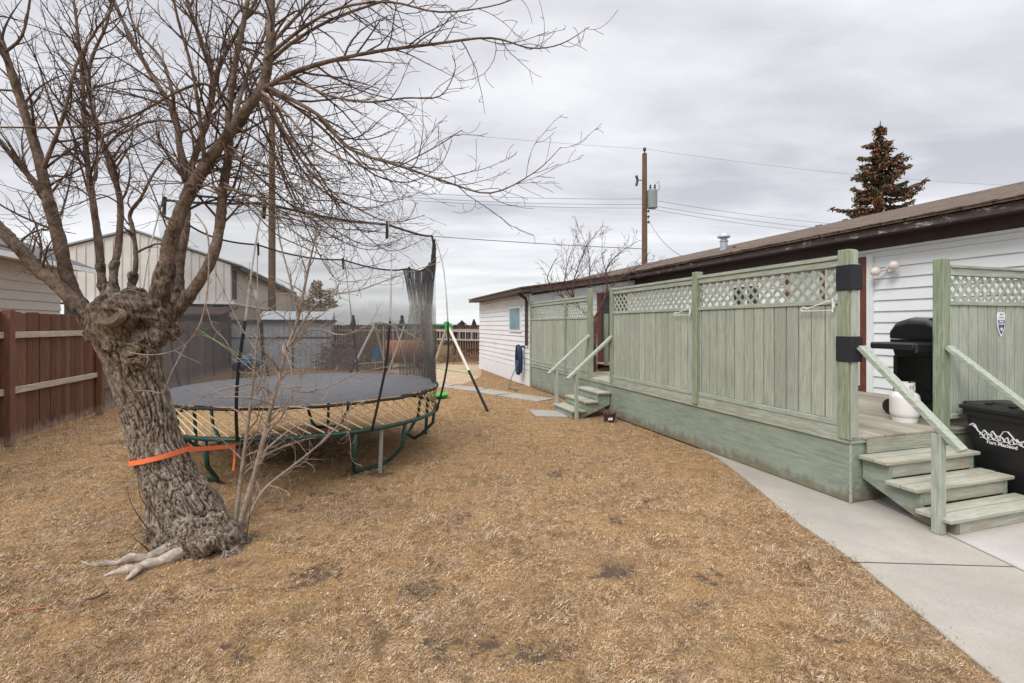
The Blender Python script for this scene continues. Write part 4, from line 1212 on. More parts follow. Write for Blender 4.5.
m = MB(); m.prism([(LVv,2.62),(XV,2.62),(XV,E_),(PV,PZ),(LVv,E_)], 'y', XU, XU+.1)
v_ = LVv+.1
while v_ < XV-.05:
    top = E_+(PZ-E_)*(1-abs(v_-PV)/3.5) - .04
    m.box(v_, v_+.04, XU-.03, XU, 2.64, top); v_ += .30
m.build('gable_wall', 'metal_wall', nb2)
m = MB(); m.box(XV-.1, XV, XU+.1, 41, 0, E_); m.build('side_wall', 'metal_side', nb2)
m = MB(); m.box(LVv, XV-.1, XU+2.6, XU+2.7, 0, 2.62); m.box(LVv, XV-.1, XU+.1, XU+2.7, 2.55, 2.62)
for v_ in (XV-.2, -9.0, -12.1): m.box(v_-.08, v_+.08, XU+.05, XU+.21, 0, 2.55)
m.build('lower_wall', 'shade_wall', nb2)  # deep shade of the open lower storey is painted into this dark colour
m = MB(); m.box(LVv, XV+.15, XU-.10, XU-.032, 2.54, 2.66); m.box(XV+.002, XV+.15, XU-.03, 41, 2.54, 2.62); m.build('trim', 'white_flat', nb2)
m = MB(); m.prism([(XV+.45,E_-.06),(XV+.45,E_+.0),(PV,PZ+.10),(LVv-.4,E_+.0),(LVv-.4,E_-.06),(PV,PZ+.03)], 'y', XU-.10, 41.2); m.build('roof', 'blue_grey', nb2)
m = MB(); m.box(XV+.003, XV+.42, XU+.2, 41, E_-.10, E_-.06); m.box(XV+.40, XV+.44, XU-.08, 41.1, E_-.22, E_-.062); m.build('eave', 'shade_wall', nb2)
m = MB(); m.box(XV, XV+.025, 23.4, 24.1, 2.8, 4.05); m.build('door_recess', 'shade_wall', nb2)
for u_ in (27.5, 33.0):
    m = MB(); m.box(XV, XV+.03, u_, u_+.9, 3.0, 3.5); m.build('window', 'alu', nb2)
# lean to at its foot
m = MB(); m.box(-5.5, -5.25, 21.0, 22.6, 0, 1.9); 
o = thing('lean_to', 'low dark lean-to with rusty roof edge below the workshop', 'shed', (-6.5, 22, 0))
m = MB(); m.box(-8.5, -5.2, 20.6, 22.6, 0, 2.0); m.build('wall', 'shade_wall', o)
m = MB(); m.prism([(20.4,2.0),(22.8,2.35),(22.8,2.42),(20.4,2.07)], 'x', -8.7, -5.0); m.build('roof', 'fence_far', o)
# blue grey garage further
o = thing('garage', 'small blue grey gabled garage beyond the workshop near the left pole', 'garage', (-4, 44, 0))
c = P(284,300,42); gh = toH(c.x, c.y)
m = MB(); gvc, guc = gh[0], gh[1]
m.prism([(gvc-2.2,0),(gvc+1.9,0),(gvc+1.9,3.3),(gvc-.2,4.7),(gvc-2.2,3.3)], 'y', guc, guc+6); m.build('wall', 'blue_grey', o)
m = MB(); m.prism([(gvc+2.2,3.1),(gvc-.2,4.75),(gvc-2.5,3.1),(gvc-2.5,3.25),(gvc-.2,4.95),(gvc+2.2,3.25)], 'y', guc-.3, guc+6.3); m.build('roof', 'shingle_grey', o)
# far low line of rooftops and trees
R = random.Random(77)
def leaf_cloud(m, c, rx, ry, rz, n, s_, R):
    for k in range(n):
        while True:
            q = Vector((R.uniform(-1,1), R.uniform(-1,1), R.uniform(-1,1)))
            if .2 < q.length < 1: break
        p = Vector((c[0]+q.x*rx, c[1]+q.y*ry, c[2]+q.z*rz)); a = Vector((R.gauss(0,1), R.gauss(0,1), R.gauss(0,1))).normalized(); b = a.orthogonal().normalized()
        l = s_*R.uniform(.5, 1.3); m.quad(p+a*l, p+b*l*.6, p-a*l, p-b*l*.6)
cc = P(320,300,30)
tt = thing('leafy_tree', 'ragged tree holding dry tan leaves beyond the pale shed', 'tree', (cc.x, cc.y, 0), house=False)
m = MB(); m.tube([(cc.x, cc.y, -.1), (cc.x+.05, cc.y, 2.2), (cc.x, cc.y, 4)], [.16,.12,.05], 8); m.build('trunk', 'limb', tt)
m = MB()
for k in range(46):
    a = R.random()*2*PI; rr_ = R.uniform(.1, .85); z_ = R.uniform(1.0, 4.3); f_ = 1.25-max(0, z_-2.9)/3.0
    leaf_cloud(m, (cc.x+math.cos(a)*rr_*f_*.9, cc.y+math.sin(a)*rr_*f_*.9, z_), .32, .32, .32, 90, .07, R)
m.build('crown', 'dry_leaf', tt, fix=False)
for px, top, Yf, w_ in ((402,316,90,2.2), (353,316,85,2.0), (462,321,140,9), (474,320,120,2.6), (446,322,150,9)):
    b = P(px, 325, Yf); h_ = P(px, top, Yf).z
    spz = thing('distant_tree', 'x', 'tree', (b.x, b.y, 0), house=False)
    m = MB(); m.tube([(b.x,b.y,0),(b.x,b.y,h_*.9)], [.2,.05], 6); m.build('trunk', 'brown', spz)
    m = MB()
    for k in range(420):
        t_ = R.random()**.8; z_ = .6+(h_-.6)*t_; rad = w_*.35*(1-t_)*R.random()**.5; a = R.random()*2*PI
        p = Vector((b.x+rad*math.cos(a), b.y+rad*math.sin(a), z_)); s_ = .32; d_ = Vector((R.gauss(0,1),R.gauss(0,1),R.gauss(0,.5))).normalized()*s_; e2 = d_.orthogonal().normalized()*s_*.6
        m.quad(p+d_, p+e2, p-d_, p-e2)
    m.build('crown', 'far_green', spz, fix=False)
    spz['label'] = {402:'dark pointed conifer far off above the swing set top bar', 353:'small dark conifer far off above the tangled brush heap', 342:'broad dark conifer far off just left of the second swing frame',
                    462:'wide low tree far beyond the far slatted fence', 474:'narrow dark conifer far off beside the corner of the white house', 446:'wide low tree far off above the swing set corner'}[px]

# ------------------------------------------------------------------ utility poles and wires
pole_pos = [Vector((-10.95, 21.9, 0)), Vector((7.18, 26.0, 0)), Vector((38.0, 31.0, 0))]
tops = [11.15, 10.95, 10.9]
labs = ['plain brown wooden utility pole standing behind the pruned tree', 'wooden utility pole carrying a grey transformer behind the roof', 'wooden utility pole far to the right behind the house']
for i, (p, zt) in enumerate(zip(pole_pos, tops)):
    o = thing('utility_pole', labs[i], 'utility pole', tuple(p), house=False, group='utility poles along the back lane')
    m = MB(); m.tube([p+Vector((0,0,-.2)), p+Vector((0,0,zt*.5)), p+Vector((0,0,zt))], [.17,.15,.125], 12); m.build('pole', 'pole', o)
    m = MB(); m.tube([p+Vector((0,0,zt)), p+Vector((0,0,zt+.12))], .03, 6); m.lathe(p+Vector((0,0,zt+.12)), [(.04,0),(.1,.04),(.06,.09),(.1,.13),(.05,.2)], 10); m.build('insulator', 'insul', o)
    if i == 1:
        m = MB(); c = p+Vector((.40,-.05,zt-3.0)); m.lathe(c, [(.2,0),(.27,.03),(.27,.95),(.25,1.0),(.1,1.04)], 16); tf = m.build('transformer', 'transformer', o)
        for dx_ in (-.1, .14):
            m = MB(); m.lathe(c+Vector((dx_,0,1.0)), [(.04,0),(.07,.05),(.04,.1),(.07,.15),(.04,.2),(.06,.28)], 8); m.build('bushing', 'insul', tf)
        m = MB(); m.tube([c+Vector((.14,0,1.28)), c+Vector((.34,0,1.5)), c+Vector((.40,0,1.1)), c+Vector((.2,0,.9))], .018, 5); m.build('lead', 'insul', tf)
        m = MB(); m.bar(p+Vector((-.02,0,zt-1.45)), p+Vector((-.42,0,zt-1.45)), .04, .04); m.tube([p+Vector((-.45,0,zt-1.2)), p+Vector((-.38,0,zt-1.45)), p+Vector((-.45,0,zt-1.75))], .07, 6); m.build('fuse_cutout', 'insul', o)
        m = MB()
        for z_ in (-3.2, -3.5, -3.8): m.lathe(p+Vector((.2,-.05,zt+z_)), [(.03,0),(.06,.03),(.06,.1),(.03,.13)], 8); m.bar(p+Vector((.1,-.05,zt+z_+.06)), p+Vector((.25,-.05,zt+z_+.06)), .03, .03)
        m.build('rack_insulators', 'insul', o)
def wire(a, b, sag, r, label, name='power_line'):
    m = MB(); pts = []
    for k in range(25):
        t_ = k/24; q = a.lerp(b, t_); q.z -= sag*4*t_*(1-t_); pts.append(q)
    m.tube(pts, r, 5); o = m.build(name, 'wire'); tag(o, label, 'power line', 'overhead lines between the poles'); return o
q0, q1, q2 = pole_pos
up = lambda p, z: p+Vector((0,-.18,z))
wire(q0+Vector((0,0,11.3)), q1+Vector((0,0,11.2)), .15, .006, 'topmost thin wire from the left pole to the transformer pole')
wire(q1+Vector((0,0,11.2)), q2+Vector((0,0,10.5)), .45, .006, 'topmost thin wire running right from the transformer pole')
for k, (zl, zr, z3) in enumerate(((8.15,8.45,8.1),(7.95,8.15,7.75),(7.85,7.95,7.4))):
    nm = ['upper', 'middle', 'lower'][k]
    wire(up(q0, zl), up(q1, zr), .25, .010, nm+' of the three wires left of the transformer')
    wire(up(q1, zr), up(q2, z3), .9, .010, nm+' of the three wires right of the transformer')
wire(up(q0, 6.3), up(q1, 5.75), .12, .018, 'thick low cable strung between the two poles below the other wires')
hp = H(8.2, 9.9, 3.42)
wire(up(q1, 7.7), hp+Vector((.3, 2.6, .3)), .35, .010, 'drooping service wire falling from the transformer pole to the roof')
mst = thing('service_mast', 'short service mast standing on the brown roof', 'mast', tuple(hp+Vector((.3,2.6,-.6))), house=False)
m = MB(); b_ = hp+Vector((.3,2.6,0)); m.tube([b_+Vector((0,0,-.6)), b_+Vector((0,0,.32))], .03, 8); m.build('mast_pipe', 'galv', mst)

# ------------------------------------------------------------------ spruce behind the roof
SY = 29.0; sx0 = (880-512)/F*SY; sz = CH+200/F*SY
spr = thing('spruce_tree', 'tall dark spruce hung with brown cones rising behind the roof', 'tree', (sx0, SY, 0), house=False)
m = MB(); m.tube([(sx0,SY,-.2),(sx0,SY,sz*.5),(sx0,SY,sz-.2),(sx0+.03,SY,sz+.25)], [.3,.18,.05,.02], 8); m.build('trunk', 'limb', spr)
R = random.Random(12); mn = MB(); mc = MB()
z = 1.5
while z < sz-.1:
    f_ = (sz-z); rad = min(3.6, .12+f_*.50)*R.uniform(.86, 1.1)
    nbr = 8 if f_ > 1 else 5
    for k in range(nbr):
        a = 2*PI*(k+R.random())/nbr; l = rad*R.uniform(.45, 1.15); dirv = Vector((math.cos(a), math.sin(a), 0))
        zb = z+R.uniform(-.15, .15); npt = max(3, int(l/.16))
        for j in range(npt):
            t_ = (j+.5)/npt; p = Vector((sx0, SY, zb))+dirv*l*t_; p.z += -.20*l*math.sin(t_*PI*.8)+.10*l*t_*t_
            wd_ = .34*(1-t_*.6)*(.5+.5*min(1, l))
            for q in range(10 if t_ > .3 else 5):
                side = dirv.cross(Vector((0,0,1)))*R.uniform(-1,1)*wd_+Vector((0,0,R.uniform(-.10,.02)))
                c = p+side+dirv*R.uniform(-.08,.08); aa = (dirv*R.uniform(.3,1)+side*.8+Vector((0,0,R.uniform(-.4,.3)))).normalized()*R.uniform(.10,.22); bb = Vector((R.gauss(0,1),R.gauss(0,1),R.gauss(0,1))).cross(aa).normalized()*R.uniform(.03,.07)
                mn.quad(c-aa, c+bb, c+aa, c-bb)
            pc_ = .95 if z > sz-5.5 else .75
            if R.random() < pc_ and t_ > .25:
                for _ in range(6):
                    c = p+Vector((R.gauss(0,.13),R.gauss(0,.13),-.04)); aa = Vector((R.gauss(0,.03),R.gauss(0,.03),-.12)); 
                    for a2 in (0, PI/2):
                        bb = Vector((math.cos(a2),math.sin(a2),0))*.045
                        mc.quad(c, c+aa*.5+bb*1.25, c+aa*1.2, c+aa*.5-bb*1.25)
    z += .34 if f_ < 4 else .46
mn.build('crown', 'needles', spr, fix=False); tag(mc.build('cones', 'cones', spr, fix=False), kind='stuff')

# ------------------------------------------------------------------ branching
def catmull(pts, n=5):
    out = []; k = len(pts)
    for i in range(k-1):
        p0 = pts[max(i-1,0)]; p1 = pts[i]; p2 = pts[i+1]; p3 = pts[min(i+2,k-1)]
        for j in range(n):
            t = j/n; t2 = t*t; t3 = t2*t
            out.append(tuple(.5*((2*p1[c])+(-p0[c]+p2[c])*t+(2*p0[c]-5*p1[c]+4*p2[c]-p3[c])*t2+(-p0[c]+3*p1[c]-3*p2[c]+p3[c])*t3) for c in range(len(p1))))
    out.append(tuple(pts[-1])); return out

def grow(m, path, r0, r1, R, level, dens, up=.25, lenf=.42, rmin=.0016, spread=1.0, start=.22, flat=None, sides=None, bias=None, mt=None):
    """tapered branch along path (Vectors) with side shoots; returns nothing"""
    n = len(path); seg = [0]
    for i in range(1, n): seg.append(seg[-1]+(path[i]-path[i-1]).length)
    Lt = seg[-1]
    if Lt < 1e-4: return
    rads = []
    for i in range(n):
        t = seg[i]/Lt; r = r0+(r1-r0)*t**.8
        if level == 0 and r0 > .02: r *= 1+.10*mnoise.noise(path[i]*7)
        rads.append(max(r, rmin))
    if level == 0 and r0 > .018:
        fp = []; fr_ = []
        for i in range(n-1):
            for q in range(4): fp.append(path[i].lerp(path[i+1], q/4)); fr_.append(rads[i]+(rads[i+1]-rads[i])*q/4)
        fp.append(path[-1]); fr_.append(rads[-1])
        v0 = len(m.v); m.tube(fp, fr_, 18, cap=False); cnt_ = 0
        for i in range(len(fp)):
            ringk = .10*max(0, mnoise.noise(Vector((i*.45, r0*900, 0))))**1
            for k in range(18):
                x = Vector(m.v[v0+i*18+k]); dd = x-fp[i]; L2 = dd.length
                if L2 < 1e-6: continue
                a_ = k/18*2*PI
                g1 = mnoise.noise(Vector((math.cos(a_)*3.2, math.sin(a_)*3.2, i*.16+r0*100))); g2 = mnoise.noise(x*38)
                f_ = 1+ringk-.16*math.exp(-(g1/.13)**2)+.10*g2
                m.v[v0+i*18+k] = tuple(fp[i]+dd*f_)
    else:
        m.tube(path, rads, sides or (9 if r0 > .03 else 5 if r0 > .008 else 3), cap=False)
    if level >= 3: return
    cnt = int(Lt*dens[level]+R.random())
    for k in range(cnt):
        t = start+(1-start)*((k+R.random())/max(1, cnt)); s_ = t*Lt
        i = max(1, next((j for j in range(n) if seg[j] >= s_), n-1))
        f = (s_-seg[i-1])/max(1e-6, seg[i]-seg[i-1]); p = path[i-1].lerp(path[i], min(1, f)); d = (path[i]-path[i-1]).normalized()
        ax = d.orthogonal().normalized(); ax.rotate(Matrix.Rotation(R.random()*2*PI, 3, d))
        ang = math.radians(R.uniform(28, 62))*spread
        cd = d*math.cos(ang)+ax*math.sin(ang)
        if flat is not None: cd.y *= flat
        L_ = Lt*lenf*R.uniform(.45, 1.15)*(1-.70*t)
        L_ = min(L_, (1.15, .62, .32)[level])
        if L_ < .05: continue
        rr = rads[i]*.62 if level == 0 else rads[i]*.7
        rr = min(rr, (.0105, .0045, .0028)[level]); 
        ns = 7 if level == 0 else 5 if level == 1 else 4
        q = p.copy(); pts = [q.copy()]; cd.normalize(); curl = Vector((R.gauss(0,1), R.gauss(0,1), R.gauss(0,1)))*.15
        for j in range(ns):
            cd = cd+Vector((0,0,up*.22))+curl+Vector((R.gauss(0,1), R.gauss(0,1), R.gauss(0,1)))*.10
            if bias is not None: cd = cd+bias*.12
            cd.normalize(); q = q+cd*(L_/ns)
            pts.append(q.copy())
        grow(mt or m, pts, rr, max(rmin*.8, rr*.22), R, level+1, dens, up, .5, rmin, 1, .12, flat, None, bias)

# small bare tree behind the far screen
bc = H(5.3, 10.8)
bt = thing('bare_tree', 'small reddish leafless tree reaching over the far lattice screen', 'tree', tuple(bc), house=False)
R = random.Random(41); BY = 12.0
TS = 1.0
def PP(l): return [Vector(q) for q in catmull([tuple(P(a, b, y*TS)) for a, b, y in l], 4)]
m = MB(); m.tube(PP([(592,391,BY),(593,350,BY),(594,318,BY-.05)]), [.10]*4+[.085]*5, 10); m.tube([P(594,320,BY), P(594,322,BY)], .08, 8)
m.build('trunk', 'red_twig', bt, smooth=True)
paths = [([(594,320,BY),(604,300,BY-.1),(607,285,BY-.1),(606,272,BY-.15),(612,260,BY-.2),(625,249,BY-.3),(640,240,BY-.3)], .055, .006),
         ([(594,318,BY),(575,305,BY+.1),(562,296,BY+.1),(548,281,BY+.1),(551,268,BY),(557,258,BY)], .05, .006),
         ([(592,322,BY),(575,300,BY),(573,285,BY),(578,268,BY),(586,247,BY-.1),(595,235,BY-.1),(604,225,BY)], .045, .005),
         ([(604,300,BY-.1),(615,282,BY-.3),(630,272,BY-.5),(642,262,BY-.5),(650,252,BY-.5)], .03, .004),
         ([(594,318,BY),(588,300,BY+.3),(590,275,BY+.4),(588,250,BY+.4),(577,225,BY+.4)], .035, .004),
         ([(575,300,BY),(565,285,BY-.2),(568,262,BY-.3),(575,240,BY-.3),(577,228,BY-.3)], .028, .004),
         ([(606,272,BY-.1),(602,255,BY-.1),(603,232,BY)], .02, .003),
         ([(606,275,BY),(620,278,BY-.3),(640,266,BY-.4),(655,264,BY-.4),(665,262,BY-.4)], .022, .004)]
for pth, a, b in paths:
    m = MB(); grow(m, PP(pth), a*.62, b*.7, R, 0, (8, 8, 6), .45, .50, .0034, .9, .2); m.build('limb', 'red_twig', bt, smooth=True, fix=False)

# ------------------------------------------------------------------ big pruned tree
TS = 1.07; TY = 3.5*TS
tree = thing('pollarded_tree', 'big leaning leafless tree with a knobbly pollarded head and spreading limbs', 'tree', (P(200,556,TY).x, TY, 0), house=False)
tbase = BASE[tree.name]
m = MB()
tr = [(203,570,.33),(199,552,.315),(191,530,.275),(183,508,.235),(171,480,.195),(159,452,.175),(148,415,.172),(138,378,.178),(131,350,.20),(127,328,.235),(127,312,.245),(128,304,.21)]
cps = catmull([(*P(a, b, TY), r) for a, b, r in tr], 5)
m.tube([c[:3] for c in cps], [c[3] for c in cps], 28)
R = random.Random(17)
for px, py, r, y in ((100,322,.13,TY),(160,318,.15,TY-.05),(128,310,.21,TY-.12),(112,300,.12,TY),(172,330,.10,TY),(150,340,.14,TY-.1),(118,345,.13,TY-.12),(140,360,.1,TY-.14),(95,335,.09,TY),(135,300,.15,TY+.12)):
    m.sphere(P(px, py, y if y > TY-.3 else y), r*.86, 14, 10, (1,1,.8), .35)
for px, py, r, y in ((165,548,.11,3.35),(185,556,.13,3.25),(205,550,.14,3.22),(225,548,.13,3.3),(240,550,.10,3.4),(150,545,.08,3.45),(176,540,.10,3.28),(196,536,.10,3.24),(215,532,.10,3.3),(236,560,.07,3.28),(228,566,.06,3.22)):
    m.sphere(P(px, py-8, y*TS), r*.8, 12, 9, (1,1,.9), .45)
# limb stubs fused into the head
LIMBS = {
 'a': ([(132,345,3.42),(95,322,3.40),(62,290,3.36),(30,260,3.3),(0,228,3.25),(-45,185,3.2),(-90,120,3.1)], .082, .035),
 'b': ([(118,340,3.5),(88,318,3.5),(70,285,3.5),(58,235,3.45),(47,195,3.4),(38,155,3.4),(22,105,3.35),(6,55,3.3),(-8,15,3.3),(-20,-40,3.2)], .082, .020),
 'c': ([(115,315,3.6),(103,285,3.62),(99,246,3.65),(92,195,3.7),(86,149,3.75),(83,88,3.8),(78,35,3.85),(70,-30,3.9)], .046, .010),
 'd': ([(122,310,3.6),(113,285,3.62),(119,240,3.68),(120,200,3.7),(110,165,3.7),(96,122,3.72),(88,85,3.75),(93,55,3.8),(108,20,3.8),(115,-30,3.8)], .044, .010),
 'e': ([(125,312,3.6),(131,288,3.62),(136,262,3.6),(133,230,3.6),(130,214,3.6),(142,196,3.55),(152,176,3.5),(165,158,3.5)], .034, .010),
 'f': ([(150,335,3.45),(162,290,3.42),(171,240,3.4),(186,200,3.4),(206,165,3.38),(226,138,3.36),(248,108,3.34),(264,84,3.32),(270,44,3.3),(271,-5,3.3),(268,-60,3.3)], .088, .030),
 'g': ([(150,335,3.5),(180,306,3.48),(197,285,3.46),(212,258,3.45),(220,225,3.48),(223,190,3.5),(229,150,3.5),(229,110,3.52),(236,60,3.55),(247,5,3.6),(255,-50,3.6)], .070, .018),
 'h': ([(165,325,3.7),(178,300,3.75),(180,262,3.8),(186,225,3.85),(188,180,3.9),(206,123,3.9),(213,83,3.9),(200,38,3.9),(187,0,3.95),(178,-40,4)], .056, .018),
}
for k, (pth, a, b) in LIMBS.items():
    a *= .74; pts = PP(pth[:3])[:7]; m.tube(pts, [a*1.5+(a*.93-a*1.5)*(i/(len(pts)-1))**.8 for i in range(len(pts))], 14)
tmp = m.build('trunk', 'bark', tree)
mod = tmp.modifiers.new('r', 'REMESH'); mod.mode = 'VOXEL'; mod.voxel_size = .0078; mod.use_smooth_shade = True
m2 = tmp.modifiers.new('s', 'SMOOTH'); m2.iterations = 2
dg = bpy.context.evaluated_depsgraph_get(); dg.update()
me = bpy.data.meshes.new_from_object(tmp.evaluated_get(dg))
old = tmp.data; tmp.modifiers.clear(); tmp.data = me
fur = []
axis = (P(131,350,TY)-P(192,532,TY)).normalized()
nrmv = [v.normal.copy() for v in me.vertices]
for v, nn in zip(me.vertices, nrmv):
    p = v.co+tbase
    lo = max(0, min(1, (.55-p.z)/.4)); hi = max(0, min(1, (p.z-1.45)/.15))
    al = p.dot(axis); q = p-axis*al
    w1 = mnoise.noise(p*3.1)*.35
    fn = mnoise.noise(q*44+axis*(al*4.6)+Vector((w1, w1, 0))*7)
    fb = mnoise.noise(q*64+axis*(al*10)+Vector((5, w1*5, 2)))
    fn2 = mnoise.noise(q*90+axis*(al*40))
    cr = max(math.exp(-(fn/.12)**2), .6*math.exp(-(fb/.09)**2)); fv = 1-cr
    kn = mnoise.noise(p*9); kn2 = mnoise.noise(p*20+Vector((3,1,7)))
    d_ = (-.013*cr+.003*fb+.003*fn2)*(1-hi*.6)+.026*kn*lo+.012*kn*hi+.008*kn2*(lo+hi)+.006*kn
    v.co += nn*d_
    fur.append(max(0, min(1, (.72*fv+.35*(fn2+.35)+.2*kn)*(1-.45*hi)+hi*(.10+.35*kn2))))
at = me.attributes.new('furrow', 'FLOAT', 'POINT'); at.data.foreach_set('value', fur)
me.polygons.foreach_set('use_smooth', [True]*len(me.polygons))
me.materials.clear(); me.materials.append(M['bark'])
trunk = tmp
# sawn scars on the head
m = MB()
def scar(c, nrm, rx, rz):
    nrm = Vector(nrm).normalized(); a = nrm.cross(Vector((0,0,1))).normalized(); b = a.cross(nrm)
    b0 = len(m.v); c = Vector(c)
    for j, (f, h) in enumerate(((1.12,-.03),(1.0,.014),(.84,-.004),(.45,.002),(.2,-.002))):
        for k in range(22):
            t = 2*PI*k/22; rr_ = f*(1+.08*mnoise.noise(Vector((math.cos(t)*2, math.sin(t)*2, rx*40+j*.3))))
            m.v.append(tuple(c+a*rx*rr_*math.cos(t)+b*rz*rr_*math.sin(t)+nrm*h))
    for j in range(4):
        for k in range(22): m.f.append((b0+j*22+k, b0+j*22+(k+1) % 22, b0+(j+1)*22+(k+1) % 22, b0+(j+1)*22+k))
    m.f.append(tuple(b0+88+k for k in range(22)))
scar(P(110,316,3.452), (-.25,-1,.3), .105, .065)
o_ = m.build('pruning_scar', 'cutwood', tree, smooth=True); m = MB()
scar(P(128,350,3.515), (.1,-1,-.1), .065, .045)
m.build('pruning_scar', 'cutwood', tree, smooth=True)

# limbs with their twigs
dens = (10.0, 11.0, 8.5)
R = random.Random(23)
def limb(pth, a, b, mat='limb', up=.25, dens_=dens, bias=None, start=.25, lenf=.45, seed=None, rmin=.0016):
    a *= .74; b *= .74
    m = MB(); tw = MB(); path = PP(pth)
    grow(m, path, a, b, random.Random(seed) if seed else R, 0, dens_, up, lenf, rmin, 1, start, None, None, bias, tw)
    if len(tw.v) < 700:
        n0 = len(m.v); m.v += tw.v; m.f += [tuple(i+n0 for i in f) for f in tw.f]; tw.v = []
    o = m.build('limb', mat, tree, smooth=True, fix=False)
    if tw.v: tw.build('twigs', 'twig' if mat == 'limb' else mat, o, fix=False)
    return o
for k, (pth, a, b) in LIMBS.items():
    limb(pth, a, b, up=.3, start=.30, bias=Vector((-.3,0,.2)) if k in 'ab' else None)
more = [
 ([(42,172,3.4),(55,140,3.35),(66,108,3.3),(76,66,3.3),(95,32,3.3),(112,8,3.3),(120,-30,3.3)], .024, .008),
 ([(47,196,3.4),(22,168,3.3),(0,142,3.2),(-35,112,3.1)], .034, .014),
 ([(5,52,3.3),(22,36,3.2),(30,0,3.15),(33,-30,3.1)], .016, .008),
 ([(186,182,3.6),(180,150,3.65),(174,112,3.7),(152,76,3.7),(130,36,3.75),(114,0,3.8),(100,-40,3.8)], .038, .014),
 ([(174,112,3.7),(172,92,3.6),(161,58,3.6),(135,28,3.55),(125,-10,3.5)], .022, .008),
 ([(213,88,3.9),(222,60,3.85),(240,28,3.8),(256,0,3.75),(265,-30,3.7)], .030, .014),
 ([(232,130,3.36),(245,80,3.6),(262,40,3.8),(285,-10,4.0)], .026, .010),
 ([(205,165,3.38),(200,120,3.2),(192,70,3.1),(178,20,3.0),(170,-20,2.9)], .024, .010),
 ([(0,127,2.9),(66,127,2.95),(110,122,3.0),(140,112,3.05),(176,92,3.1),(206,84,3.2),(232,104,3.35)], .009, .016),
 ([(128,352,3.2),(148,355,3.15),(170,352,3.1),(187,343,3.05),(199,326,3.0),(206,300,3.0),(209,265,3.0),(207,232,3.0),(195,214,3.0)], .006, .008),
 ([(205,300,3.0),(212,325,2.98),(225,340,2.95),(232,352,2.95)], .006, .003),
 ([(137,391,3.2),(150,391,3.15),(163,392,3.1),(172,372,3.05),(186,345,3.03)], .006, .008),
]
for pth, a, b in more[:8]: limb(pth, a, b, up=.3, start=.15)
limb(more[8][0], more[8][1], more[8][2], dens_=(3,4,0), start=.05)
for pth, a, b in more[9:]: limb(pth, a, b, 'sapling', dens_=(5,5,0), start=.2, up=.0, lenf=.22)
# sweeping right hand branches
right = [
 ([(262,90,3.32),(300,70,3.2),(362,54,3.05),(434,44,2.95),(491,38,2.9),(530,48,2.88),(561,44,2.85),(589,27,2.85)], .034, .003, Vector((.6,0,.25))),
 ([(266,86,3.3),(300,104,3.25),(324,120,3.2),(350,149,3.15),(403,167,3.1),(447,182,3.05),(491,193,3.0),(535,172,3.0),(561,147,3.0)], .030, .003, Vector((.5,0,.35))),
 ([(264,90,3.35),(285,100,3.5),(315,122,3.7),(345,150,3.9),(375,175,4.0),(410,182,4.1),(440,165,4.2),(452,140,4.2)], .026, .004, Vector((.5,0,.3))),
 ([(264,86,3.35),(295,82,3.2),(330,96,3.1),(368,102,3.05),(405,98,3.0),(440,96,2.95),(455,70,2.95),(452,55,2.95)], .024, .004, Vector((.5,0,.3))),
 ([(266,66,3.35),(290,44,3.3),(330,20,3.2),(380,2,3.1),(430,-14,3.0),(480,-12,3.0)], .026, .006, Vector((.5,0,.1))),
 ([(258,95,3.4),(275,120,3.6),(290,150,3.8),(315,185,4.0),(350,205,4.1),(390,222,4.2),(425,215,4.2)], .022, .004, Vector((.4,0,-.1))),
 ([(262,92,3.2),(285,112,2.9),(310,140,2.75),(345,160,2.7),(385,170,2.7),(430,150,2.7),(462,130,2.7)], .020, .004, Vector((.5,0,.1))),
 ([(264,60,3.3),(300,30,3.0),(340,8,2.8),(390,2,2.7),(440,12,2.65),(500,4,2.6),(530,-12,2.6)], .024, .004, Vector((.5,0,.2))),
 ([(270,45,3.3),(295,18,3.3),(320,-10,3.3),(350,-40,3.3)], .024, .008, Vector((.3,0,.2))),
 ([(240,115,3.5),(262,130,3.8),(280,165,4.1),(300,205,4.3),(330,235,4.4),(370,250,4.5),(400,240,4.5)], .018, .004, Vector((.3,0,-.3))),
 ([(230,145,3.4),(248,170,3.3),(262,200,3.2),(285,225,3.2),(320,245,3.2),(350,242,3.2)], .014, .003, Vector((.3,0,-.3))),
 ([(355,420,4.4),(330,395,4.2),(345,345,4.1),(375,315,4.1),(410,290,4.1),(455,262,4.1),(478,240,4.1),(484,243,4.1)], .012, .004, Vector((.3,0,.1))),
]
for k, (pth, a, b, bi) in enumerate(right[:11]): limb(pth, a*.82, b, up=.15, start=.10, bias=bi, lenf=.44, dens_=(10, 9, 7.0), seed=100+k)

